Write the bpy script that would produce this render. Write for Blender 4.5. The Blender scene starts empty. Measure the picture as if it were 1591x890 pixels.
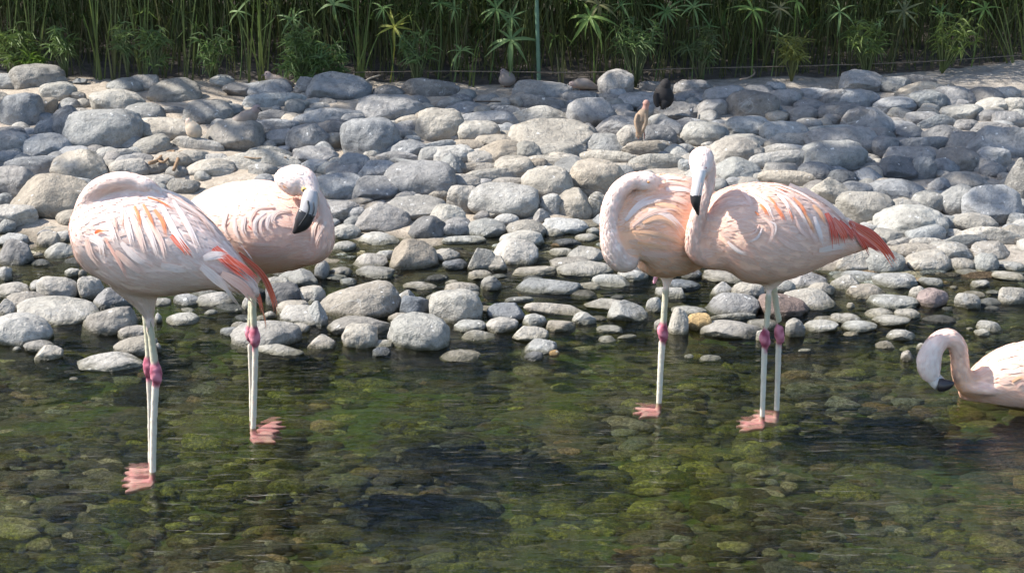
import bpy, bmesh, math, random
import numpy as np
from mathutils import Vector, Matrix, Euler, noise
from mathutils.bvhtree import BVHTree

random.seed(7)
R = math.radians
scene = bpy.context.scene
COL = scene.collection

# ---------------------------------------------------------------- camera
IMG_W, IMG_H, F = 1591.0, 890.0, 2500.0
CAM_H, PITCH = 1.55, R(17.5)
CP, SP = math.cos(PITCH), math.sin(PITCH)
cd = bpy.data.cameras.new("camera")
cam = bpy.data.objects.new("camera", cd)
COL.objects.link(cam)
cam.location = (0, 0, CAM_H)
cam.rotation_euler = (math.pi / 2 - PITCH, 0, 0)
cd.sensor_width = 36.0
cd.lens = F / IMG_W * 36.0
cd.clip_start, cd.clip_end = 0.05, 500.0
scene.camera = cam

# ---------------------------------------------------------------- light
SUN_EL, SUN_BACK = R(47), R(5)          # sun stands to the left, a little behind the scene
TO_SUN = Vector((-math.cos(SUN_BACK) * math.cos(SUN_EL), math.sin(SUN_BACK) * math.cos(SUN_EL), math.sin(SUN_EL)))
sd = bpy.data.lights.new("sun", "SUN")
sd.energy, sd.angle, sd.color = 4.4, R(0.53), (1.0, 0.95, 0.875)
sun = bpy.data.objects.new("sun", sd)
COL.objects.link(sun)
sun.rotation_euler = TO_SUN.to_track_quat("Z", "Y").to_euler()
world = bpy.data.worlds.new("World")
scene.world = world
world.use_nodes = True
wn = world.node_tree
sky = wn.nodes.new("ShaderNodeTexSky")
sky.sky_type = "NISHITA"
sky.sun_disc = False
sky.sun_elevation = SUN_EL
sky.sun_rotation = math.atan2(TO_SUN.x, TO_SUN.y)
wn.nodes["Background"].inputs["Strength"].default_value = 0.135
wn.links.new(sky.outputs[0], wn.nodes["Background"].inputs["Color"])
scene.view_settings.view_transform = "Standard"
scene.view_settings.look = "None"
scene.view_settings.exposure = 1.22
scene.view_settings.gamma = 1.0
scene.cycles.max_bounces = 8
scene.cycles.transparent_max_bounces = 12
scene.cycles.caustics_reflective = False
scene.cycles.caustics_refractive = False

# ---------------------------------------------------------------- picture <-> place
def ray(px, py):
    u, v = (px - IMG_W / 2) / F, (py - IMG_H / 2) / F
    return Vector((u, CP - v * SP, -SP - v * CP))      # forward + u*right + v*down

def at_depth(px, py, Y):
    d = ray(px, py)
    return Vector((0, 0, CAM_H)) + d * (Y / d.y)

def at_z(px, py, z):
    d = ray(px, py)
    return Vector((0, 0, CAM_H)) + d * ((z - CAM_H) / d.z)

def scale_at(p):                                        # pixels per metre at a point
    return F / (p.y * CP - (p.z - CAM_H) * SP)

def smooth(a, b, t):
    t = min(1.0, max(0.0, (t - a) / (b - a)))
    return t * t * (3 - 2 * t)

def waterline(x):
    return 5.50 + 0.05 * math.sin(x * 1.9 + 0.6) + 0.04 * math.sin(x * 4.3) - 0.28 * smooth(0.3, 1.2, x)

def ground_z(x, y):
    w = waterline(x)
    if y < w:
        return -0.105 * smooth(0.0, 1.2, w - y)
    return 0.062 * min(y - w, 2.6) + 0.01 * max(0.0, min(y - w - 2.6, 8.0))

def at_ground(px, py, lift=0.0):
    d = ray(px, py)
    lo, hi = 1.0, 60.0
    for _ in range(50):
        m = (lo + hi) / 2
        p = Vector((0, 0, CAM_H)) + d * m
        if p.z > ground_z(p.x, p.y) + lift:
            lo = m
        else:
            hi = m
    return Vector((0, 0, CAM_H)) + d * lo

# ---------------------------------------------------------------- object helpers
def tag(o, label=None, cat=None, group=None, kind=None):
    if label: o["label"] = label
    if cat: o["category"] = cat
    if group: o["group"] = group
    if kind: o["kind"] = kind
    return o

def empty(name, loc):
    o = bpy.data.objects.new(name, None)
    o.empty_display_size = 0.05
    COL.objects.link(o)
    o.location = loc
    return o

def link(name, me):
    o = bpy.data.objects.new(name, me)
    COL.objects.link(o)
    return o

class MB:
    """collects world-space faces with a colour per vertex"""
    def __init__(self):
        self.v, self.f, self.c, self.u = [], [], [], []
    def add(self, verts, faces, col=(1, 1, 1), uv=None):
        n = len(self.v)
        if uv: self.u += uv
        self.v += [tuple(p) for p in verts]
        self.f += [tuple(i + n for i in q) for q in faces]
        if isinstance(col, list):
            self.c += col
        else:
            self.c += [col] * len(verts)
    def mesh(self, name, mat, smooth_shade=True, normals=None):
        me = bpy.data.meshes.new(name)
        me.from_pydata(self.v, [], self.f)
        me.materials.append(mat)
        a = me.color_attributes.new("tint", "FLOAT_COLOR", "POINT")
        buf = np.ones((len(self.v), 4), dtype=np.float32)
        buf[:, :3] = np.array(self.c, dtype=np.float32)
        a.data.foreach_set("color", buf.ravel())
        if self.u:
            b = me.color_attributes.new("vane", "FLOAT_COLOR", "POINT")
            buf = np.ones((len(self.v), 4), dtype=np.float32)
            buf[:, :3] = np.array(self.u, dtype=np.float32)
            b.data.foreach_set("color", buf.ravel())
        if smooth_shade:
            me.polygons.foreach_set("use_smooth", [True] * len(me.polygons))
        me.update()
        if normals:
            me.normals_split_custom_set_from_vertices([tuple(q) for q in normals])
        return me
    def build(self, name, mat, smooth_shade=True, normals=None):
        return link(name, self.mesh(name, mat, smooth_shade, normals))

def root(name, loc):
    o = empty(name, loc)
    return o

def attach(o, parent):
    """parent o (built in world space) to a thing without moving it"""
    o.parent = parent
    p, m = parent, Matrix()
    chain = []
    while p is not None:
        chain.append(p); p = p.parent
    for p in reversed(chain):
        m = m @ p.matrix_parent_inverse @ p.matrix_basis
    o.matrix_parent_inverse = m.inverted()
    return o

def catmull(pts, k):
    P = [np.array(p, dtype=float) for p in pts]
    P = [2 * P[0] - P[1]] + P + [2 * P[-1] - P[-2]]
    out = []
    for i in range(1, len(P) - 2):
        for j in range(k):
            t = j / k
            out.append(0.5 * (2 * P[i] + (P[i + 1] - P[i - 1]) * t + (2 * P[i - 1] - 5 * P[i] + 4 * P[i + 1] - P[i + 2]) * t * t
                              + (3 * P[i] - P[i - 1] - 3 * P[i + 1] + P[i + 2]) * t ** 3))
    out.append(P[-2])
    return out

def tube_rings(cs, r1, r2, n=20, view=None):
    """rings round a path; r1 across the view, r2 along it"""
    rings = []
    for i, c in enumerate(cs):
        t = (cs[min(i + 1, len(cs) - 1)] - cs[max(i - 1, 0)])
        t = t.normalized() if t.length > 1e-9 else Vector((0, 0, 1))
        vd = view if view is not None else Vector((c.x, c.y, c.z - CAM_H)).normalized()
        a = t.cross(vd)
        a = a.normalized() if a.length > 1e-5 else Vector((1, 0, 0))
        b = a.cross(t).normalized()
        rings.append([c + a * (math.cos(2 * math.pi * k / n) * r1[i]) + b * (math.sin(2 * math.pi * k / n) * r2[i]) for k in range(n)])
    return rings

def skin(rings, mb, col=(1, 1, 1), ends=True):
    n = len(rings[0])
    vs = [p for r in rings for p in r]
    fs = []
    for i in range(len(rings) - 1):
        for k in range(n):
            a, b = i * n + k, i * n + (k + 1) % n
            fs.append((a, b, b + n, a + n))
    if ends:
        c0 = sum(rings[0], Vector()) / n
        c1 = sum(rings[-1], Vector()) / n
        i0 = len(vs); vs += [c0, c1]
        m = (len(rings) - 1) * n
        for k in range(n):
            fs.append((i0, (k + 1) % n, k))
            fs.append((i0 + 1, m + k, m + (k + 1) % n))
    mb.add(vs, fs, col)

def simple_tube(pts, radii, mb, col=(1, 1, 1), n=6, sub=4):
    q = catmull([tuple(p) + (r,) for p, r in zip(pts, radii)], sub)
    cs = [Vector(x[:3]) for x in q]
    rr = [max(1e-4, float(x[3])) for x in q]
    skin(tube_rings(cs, rr, rr, n), mb, col)

# ---------------------------------------------------------------- material helpers
def new_mat(name):
    m = bpy.data.materials.new(name)
    m.use_nodes = True
    nt = m.node_tree
    return m, nt, nt.nodes["Principled BSDF"]

def N(nt, kind, **kw):
    n = nt.nodes.new(kind)
    for k, v in kw.items():
        if k in n.inputs.keys() if isinstance(k, str) else False:
            n.inputs[k].default_value = v
        else:
            setattr(n, k, v)
    return n

def nz(nt, vec, scale, detail=4.0, rough=0.55, dist=0.0):
    n = nt.nodes.new("ShaderNodeTexNoise")
    n.inputs["Scale"].default_value = scale
    n.inputs["Detail"].default_value = detail
    n.inputs["Roughness"].default_value = rough
    n.inputs["Distortion"].default_value = dist
    nt.links.new(vec, n.inputs["Vector"])
    return n.outputs["Fac"]

def ramp(nt, fac, stops, interp="LINEAR"):
    n = nt.nodes.new("ShaderNodeValToRGB")
    n.color_ramp.interpolation = interp
    e = n.color_ramp.elements
    e[0].position, e[0].color = stops[0][0], tuple(stops[0][1]) + (1,)
    e[1].position, e[1].color = stops[-1][0], tuple(stops[-1][1]) + (1,)
    for p, c in stops[1:-1]:
        x = e.new(p); x.color = tuple(c) + (1,)
    nt.links.new(fac, n.inputs["Fac"])
    return n.outputs["Color"]

def mix(nt, fac, a, b, mode="MIX"):
    n = nt.nodes.new("ShaderNodeMix")
    n.data_type, n.blend_type = "RGBA", mode
    n.clamp_factor = True
    for sock, val in ((n.inputs[0], fac), (n.inputs[6], a), (n.inputs[7], b)):
        if hasattr(val, "links"):
            nt.links.new(val, sock)
        else:
            sock.default_value = val if not isinstance(val, tuple) else tuple(val) + ((1,) if len(val) == 3 else ())
    return n.outputs[2]

def mth(nt, op, a, b=0.0, clamp=False):
    n = nt.nodes.new("ShaderNodeMath")
    n.operation, n.use_clamp = op, clamp
    for s, v in ((n.inputs[0], a), (n.inputs[1], b)):
        if hasattr(v, "links"): nt.links.new(v, s)
        else: s.default_value = v
    return n.outputs[0]

def bump(nt, height, strength, dist, normal=None):
    n = nt.nodes.new("ShaderNodeBump")
    n.inputs["Strength"].default_value = strength
    n.inputs["Distance"].default_value = dist
    nt.links.new(height, n.inputs["Height"])
    if normal is not None: nt.links.new(normal, n.inputs["Normal"])
    return n.outputs[0]

def g3(v): return (v, v, v)

def stone_material(name, vertex):
    m, nt, bs = new_mat(name)
    geo = nt.nodes.new("ShaderNodeNewGeometry")
    pos = geo.outputs["Position"]
    sep = nt.nodes.new("ShaderNodeSeparateXYZ"); nt.links.new(pos, sep.inputs[0])
    if vertex:
        a = nt.nodes.new("ShaderNodeVertexColor"); a.layer_name = "tint"; base = a.outputs["Color"]
        rnd = geo.outputs["Random Per Island"]
    else:
        a = nt.nodes.new("ShaderNodeObjectInfo"); base = a.outputs["Color"]; rnd = a.outputs["Random"]
    sh = nt.nodes.new("ShaderNodeVectorMath"); sh.operation = "ADD"
    cx = nt.nodes.new("ShaderNodeCombineXYZ")
    nt.links.new(mth(nt, "MULTIPLY", rnd, 37.0), cx.inputs[2])
    nt.links.new(pos, sh.inputs[0]); nt.links.new(cx.outputs[0], sh.inputs[1])
    p = sh.outputs[0]
    big = nz(nt, p, 9.0, 3, 0.5)
    mid = nz(nt, p, 38.0, 5, 0.65)
    fine = nz(nt, p, 190.0, 4, 0.7)
    c = mix(nt, 0.55, base, ramp(nt, big, [(0.3, g3(0.62)), (0.5, g3(1.0)), (0.7, g3(1.28))]), "MULTIPLY")
    c = mix(nt, 0.8, c, ramp(nt, mid, [(0.28, g3(0.45)), (0.44, g3(0.92)), (0.6, g3(1.10)), (0.8, g3(1.5))]), "MULTIPLY")
    c = mix(nt, 0.7, c, ramp(nt, fine, [(0.25, g3(0.55)), (0.45, g3(1.0)), (0.7, g3(1.2))]), "MULTIPLY")
    # pale quartz veins and dried white specks
    vein = nt.nodes.new("ShaderNodeTexNoise"); vein.inputs["Scale"].default_value = 6.0
    vein.inputs["Detail"].default_value = 3.0; vein.inputs["Distortion"].default_value = 1.6
    nt.links.new(p, vein.inputs["Vector"])
    vv = mth(nt, "ABSOLUTE", mth(nt, "SUBTRACT", vein.outputs["Fac"], 0.5))
    vf = ramp(nt, vv, [(0.0, g3(1)), (0.012, g3(0))])
    vfac = mth(nt, "MULTIPLY", vf, ramp(nt, nz(nt, p, 3.0, 1), [(0.5, g3(0)), (0.62, g3(0.5))]))
    c = mix(nt, vfac, c, (0.42, 0.41, 0.39))
    sp = nz(nt, p, 42.0, 2, 0.5)
    top = nt.nodes.new("ShaderNodeSeparateXYZ"); nt.links.new(geo.outputs["Normal"], top.inputs[0])
    spf = mth(nt, "MULTIPLY", ramp(nt, sp, [(0.70, g3(0)), (0.74, g3(1))]), ramp(nt, top.outputs[2], [(0.1, g3(0)), (0.5, g3(0.8))]))
    c = mix(nt, spf, c, (0.62, 0.61, 0.58))
    # water mark: wet stone is darker close to and below the water level, green below it
    wob = mth(nt, "ADD", sep.outputs[2], mth(nt, "MULTIPLY", mth(nt, "SUBTRACT", mid, 0.5), 0.02))
    wet = nt.nodes.new("ShaderNodeMapRange"); wet.interpolation_type = "SMOOTHSTEP"
    wet.inputs["From Min"].default_value = 0.020; wet.inputs["From Max"].default_value = 0.004
    nt.links.new(wob, wet.inputs["Value"])
    far = nt.nodes.new("ShaderNodeMapRange"); far.inputs["From Min"].default_value = 6.0; far.inputs["From Max"].default_value = 5.6
    nt.links.new(sep.outputs[1], far.inputs["Value"])
    wf = mth(nt, "MULTIPLY", wet.outputs[0], far.outputs[0])
    c = mix(nt, wf, c, mix(nt, 0.85, c, (0.34, 0.33, 0.24), "MULTIPLY"))
    nt.links.new(c, bs.inputs["Base Color"])
    nt.links.new(mth(nt, "SUBTRACT", 0.88, mth(nt, "MULTIPLY", wf, 0.55)), bs.inputs["Roughness"])
    bs.inputs["Specular IOR Level"].default_value = 0.25
    h = mth(nt, "ADD", mth(nt, "MULTIPLY", mid, 0.8), mth(nt, "MULTIPLY", fine, 0.35))
    pit = nz(nt, p, 85.0, 3, 0.6, 0.5)
    h = mth(nt, "SUBTRACT", h, mth(nt, "MULTIPLY", ramp(nt, pit, [(0.62, g3(0)), (0.75, g3(1))]), 0.5))
    ridge = nz(nt, p, 17.0, 5, 0.7, 0.6)
    h = mth(nt, "ADD", h, mth(nt, "MULTIPLY", ridge, 1.6))
    nt.links.new(bump(nt, h, 0.75, 0.014), bs.inputs["Normal"])
    return m

def tint_material(name, rough=0.7, spec=0.3, noise_scale=0.0, noise_amt=0.0, bump_scale=0.0, bump_dist=0.002, transl=0.0, sss=0.0, gain=1.0):
    m, nt, bs = new_mat(name)
    a = nt.nodes.new("ShaderNodeVertexColor"); a.layer_name = "tint"
    c = a.outputs["Color"]
    tc = nt.nodes.new("ShaderNodeNewGeometry").outputs["Position"]
    if gain != 1.0: c = mix(nt, 1.0, c, g3(gain), "MULTIPLY")
    if noise_amt > 0:
        n = nz(nt, tc, noise_scale, 4, 0.6)
        c = mix(nt, noise_amt, c, ramp(nt, n, [(0.25, g3(0.55)), (0.5, g3(1.0)), (0.75, g3(1.4))]), "MULTIPLY")
    nt.links.new(c, bs.inputs["Base Color"])
    bs.inputs["Roughness"].default_value = rough
    bs.inputs["Specular IOR Level"].default_value = spec
    if bump_scale > 0:
        nt.links.new(bump(nt, nz(nt, tc, bump_scale, 4, 0.6), 0.6, bump_dist), bs.inputs["Normal"])
    if sss > 0:
        bs.inputs["Subsurface Weight"].default_value = sss
        bs.inputs["Subsurface Radius"].default_value = (0.012, 0.008, 0.006)
        bs.inputs["Subsurface Scale"].default_value = 1.0
    if transl > 0:
        t = nt.nodes.new("ShaderNodeBsdfTranslucent"); nt.links.new(c, t.inputs["Color"])
        mx = nt.nodes.new("ShaderNodeMixShader"); mx.inputs[0].default_value = transl
        out = nt.nodes["Material Output"]
        nt.links.new(bs.outputs[0], mx.inputs[1]); nt.links.new(t.outputs[0], mx.inputs[2])
        nt.links.new(mx.outputs[0], out.inputs["Surface"])
    return m

# ================================================================ ground sheet
def ground_material():
    m, nt, bs = new_mat("earth_and_bed")
    pos = nt.nodes.new("ShaderNodeNewGeometry").outputs["Position"]
    sep = nt.nodes.new("ShaderNodeSeparateXYZ"); nt.links.new(pos, sep.inputs[0])
    n1 = nz(nt, pos, 2.2, 4, 0.6); n2 = nz(nt, pos, 26.0, 6, 0.7); n3 = nz(nt, pos, 140.0, 4, 0.7)
    sand = ramp(nt, n2, [(0.25, (0.24, 0.20, 0.155)), (0.5, (0.40, 0.34, 0.27)), (0.75, (0.50, 0.44, 0.36))])
    sand = mix(nt, 0.6, sand, ramp(nt, n3, [(0.3, g3(0.6)), (0.55, g3(1.0)), (0.8, g3(1.3))]), "MULTIPLY")
    earth = ramp(nt, n2, [(0.3, (0.05, 0.043, 0.035)), (0.6, (0.11, 0.095, 0.08)), (0.8, (0.2, 0.18, 0.15))])
    bed = ramp(nt, n2, [(0.25, (0.02, 0.018, 0.012)), (0.45, (0.07, 0.062, 0.038)), (0.62, (0.13, 0.115, 0.07)), (0.8, (0.06, 0.052, 0.035))])
    moss = ramp(nt, nz(nt, pos, 60.0, 5, 0.7), [(0.3, (0.02, 0.035, 0.008)), (0.55, (0.06, 0.095, 0.015)), (0.8, (0.13, 0.17, 0.03))])
    patch = nz(nt, pos, 3.1, 3, 0.6, 0.4)
    bed = mix(nt, ramp(nt, patch, [(0.44, g3(0)), (0.56, g3(0.95))]), bed, moss)
    deepf = nt.nodes.new("ShaderNodeMapRange"); deepf.inputs["From Min"].default_value = -0.02; deepf.inputs["From Max"].default_value = -0.06
    nt.links.new(sep.outputs[2], deepf.inputs["Value"])
    bed = mix(nt, deepf.outputs[0], ramp(nt, n2, [(0.25, (0.03, 0.027, 0.02)), (0.55, (0.09, 0.08, 0.055)), (0.8, (0.15, 0.135, 0.10))]), bed)
    under = nt.nodes.new("ShaderNodeMapRange"); under.inputs["From Min"].default_value = 0.012; under.inputs["From Max"].default_value = -0.004
    nt.links.new(sep.outputs[2], under.inputs["Value"])
    soil = nt.nodes.new("ShaderNodeVertexColor"); soil.layer_name = "soil"
    sf = mth(nt, "ADD", soil.outputs["Color"], mth(nt, "MULTIPLY", mth(nt, "SUBTRACT", n2, 0.5), 0.5))
    hedge = ramp(nt, sf, [(0.35, g3(0)), (0.65, g3(1))])
    sand = mix(nt, ramp(nt, sep.outputs[0], [(0.0, g3(0)), (0.6, g3(0.8))]), sand, mix(nt, 1.0, sand, (0.80, 0.84, 0.90), "MULTIPLY"))
    dry = mix(nt, hedge, sand, earth)
    c = mix(nt, under.outputs[0], dry, bed)
    nt.links.new(c, bs.inputs["Base Color"])
    bs.inputs["Roughness"].default_value = 0.9
    bs.inputs["Specular IOR Level"].default_value = 0.2
    h = mth(nt, "ADD", n2, mth(nt, "MULTIPLY", n3, 0.4))
    nt.links.new(bump(nt, h, 0.8, 0.02), bs.inputs["Normal"])
    return m

def axis(lo, hi, fine_lo, fine_hi, step, coarse):
    a = list(np.arange(fine_lo, fine_hi, step)) + [fine_hi]
    return [lo + (fine_lo - lo) * i / coarse for i in range(coarse)] + a + [fine_hi + (hi - fine_hi) * (i + 1) / coarse for i in range(coarse)]

HF_PX = [-300, 0, 150, 350, 560, 840, 1060, 1300, 1450, 1591, 1900]
HF_PY = [110, 112, 119, 125, 131, 134, 129, 122, 112, 96, 96]
_hx = [at_ground(a, b).x for a, b in zip(HF_PX, HF_PY)]; _hy = [at_ground(a, b).y for a, b in zip(HF_PX, HF_PY)]
def hedge_front(x): return float(np.interp(x, _hx, _hy))

xs = axis(-120, 120, -3.2, 3.2, 0.045, 10)
ys = axis(-60, 160, 2.6, 9.6, 0.045, 10)
gv, gf = [], []
for y in ys:
    for x in xs:
        near = -3.3 < x < 3.3 and 2.5 < y < 9.7
        z = ground_z(x, y)
        if near:
            z += 0.022 * (noise.noise((x * 3.1, y * 3.1, 0.3))) + 0.014 * noise.noise((x * 9.0, y * 9.0, 4.0)) * (1 if y > waterline(x) else 1.2)
        gv.append((x, y, z))
nx = len(xs)
for j in range(len(ys) - 1):
    for i in range(nx - 1):
        a = j * nx + i
        gf.append((a, a + 1, a + 1 + nx, a + nx))
gm = bpy.data.meshes.new("ground")
gm.from_pydata(gv, [], gf)
gm.materials.append(ground_material())
gm.polygons.foreach_set("use_smooth", [True] * len(gm.polygons))
sa = gm.color_attributes.new("soil", "FLOAT_COLOR", "POINT")
for i, (x, y, z) in enumerate(gv):
    q = smooth(-0.05, 0.09, y - hedge_front(x)); sa.data[i].color = (q, q, q, 1)
tag(link("ground", gm), kind="structure")

# ================================================================ water
def water_material():
    m, nt, bs = new_mat("rippled_water")
    nt.nodes.remove(bs)
    out = nt.nodes["Material Output"]
    pos = nt.nodes.new("ShaderNodeNewGeometry").outputs["Position"]
    mp = nt.nodes.new("ShaderNodeMapping"); mp.inputs["Scale"].default_value = (0.27, 1.0, 1.0)
    mp.inputs["Rotation"].default_value = (0, 0, R(6))
    nt.links.new(pos, mp.inputs["Vector"])
    a = nz(nt, mp.outputs[0], 9.0, 2, 0.5, 0.6)
    b = nz(nt, mp.outputs[0], 34.0, 3, 0.55, 0.8)
    c = nz(nt, mp.outputs[0], 95.0, 2, 0.5, 0.3)
    h = mth(nt, "ADD", mth(nt, "MULTIPLY", a, 0.0085), mth(nt, "ADD", mth(nt, "MULTIPLY", b, 0.0066), mth(nt, "MULTIPLY", c, 0.0009)))
    nrm = bump(nt, h, 1.0, 1.0)
    gl = nt.nodes.new("ShaderNodeBsdfGlossy"); gl.inputs["Roughness"].default_value = 0.03
    cl = nt.nodes.new("ShaderNodeBsdfTransparent"); cl.inputs["Color"].default_value = (0.80, 0.83, 0.70, 1)
    rf = nt.nodes.new("ShaderNodeBsdfRefraction"); rf.inputs["Color"].default_value = (0.86, 0.88, 0.76, 1)
    rf.inputs["IOR"].default_value = 1.33; rf.inputs["Roughness"].default_value = 0.0
    nt.links.new(nrm, rf.inputs["Normal"])
    tr = nt.nodes.new("ShaderNodeMixShader"); tr.inputs[0].default_value = 0.3
    nt.links.new(cl.outputs[0], tr.inputs[1]); nt.links.new(rf.outputs[0], tr.inputs[2])
    fr = nt.nodes.new("ShaderNodeFresnel"); fr.inputs["IOR"].default_value = 1.33
    nt.links.new(nrm, gl.inputs["Normal"]); nt.links.new(nrm, fr.inputs["Normal"])
    mx = nt.nodes.new("ShaderNodeMixShader")
    nt.links.new(fr.outputs[0], mx.inputs[0]); nt.links.new(tr.outputs[0], mx.inputs[1]); nt.links.new(gl.outputs[0], mx.inputs[2])
    nt.links.new(mx.outputs[0], out.inputs["Surface"])
    return m
wm = bpy.data.meshes.new("water")
wm.from_pydata([(-60, -40, 0), (60, -40, 0), (60, 6.6, 0), (-60, 6.6, 0)], [], [(0, 1, 2, 3)])
wm.materials.append(water_material())
tag(link("water", wm), kind="structure")

# ================================================================ stones
def stone_shape(seed, sub):
    rnd = random.Random(seed)
    bm = bmesh.new()
    bmesh.ops.create_icosphere(bm, subdivisions=sub, radius=1.0)
    off = Vector((rnd.uniform(0, 90), rnd.uniform(0, 90), rnd.uniform(0, 90)))
    planes = []
    for _ in range(rnd.randint(3, 5) if seed % 3 else rnd.randint(6, 9)):
        n = Vector((rnd.gauss(0, 1), rnd.gauss(0, 1), rnd.gauss(0, 0.8))).normalized()
        planes.append((n, rnd.uniform(0.62, 0.86), rnd.uniform(0.55, 0.9)) if seed % 3 else (n, rnd.uniform(0.60, 0.84), rnd.uniform(0.8, 1.0)))
    pw = rnd.uniform(0.8, 1.15)
    for v in bm.verts:
        p = v.co.normalized()
        p = Vector([math.copysign(abs(q) ** pw, q) for q in p])
        p *= 1 + 0.16 * noise.noise(p * 1.1 + off) + 0.06 * noise.noise(p * 2.6 + off)
        for n, d, s in planes:
            k = p.dot(n) - d
            if k > -0.08:
                k2 = (k + 0.08) ** 2 / 0.32 if k < 0.08 else k
                p -= n * k2 * s
        p *= 1 + 0.034 * noise.noise(p * 4.2 + off) + 0.016 * noise.noise(p * 9.0 + off) + 0.007 * noise.noise(p * 19.0 + off)
        v.co = p
    lo = Vector([min(v.co[i] for v in bm.verts) for i in range(3)])
    hi = Vector([max(v.co[i] for v in bm.verts) for i in range(3)])
    for v in bm.verts:
        v.co = Vector([(v.co[i] - lo[i]) / (hi[i] - lo[i]) * 2 - 1 for i in range(3)])
    me = bpy.data.meshes.new("stone")
    bm.to_mesh(me); bm.free()
    me.polygons.foreach_set("use_smooth", [True] * len(me.polygons))
    return me

MAT_STONE = stone_material("river_stone", False)
MAT_STONE_V = stone_material("river_stone_joined", True)
SHAPES = [stone_shape(100 + i, 5) for i in range(18)]
for s in SHAPES: s.materials.append(MAT_STONE)
SMALL = [stone_shape(300 + i, 3) for i in range(12)]
SMALL_A = []
for s in SMALL:
    co = np.zeros(len(s.vertices) * 3); s.vertices.foreach_get("co", co)
    SMALL_A.append((co.reshape(-1, 3), [tuple(p.vertices) for p in s.polygons]))

TONES = {"g": (0.33, 0.32, 0.295), "b": (0.278, 0.274, 0.266), "w": (0.345, 0.328, 0.29), "t": (0.37, 0.338, 0.285),  # b: many of these stones are darker by shade put into their colour
         "o": (0.42, 0.29, 0.14), "p": (0.24, 0.185, 0.165), "k": (0.17, 0.175, 0.18)}

def tone(k, rnd):
    c = TONES[k]
    f = rnd.uniform(0.62, 0.95); w = rnd.uniform(-0.03, 0.05)
    return (c[0] * (f + w), c[1] * f, c[2] * (f - w), 1.0)

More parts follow.
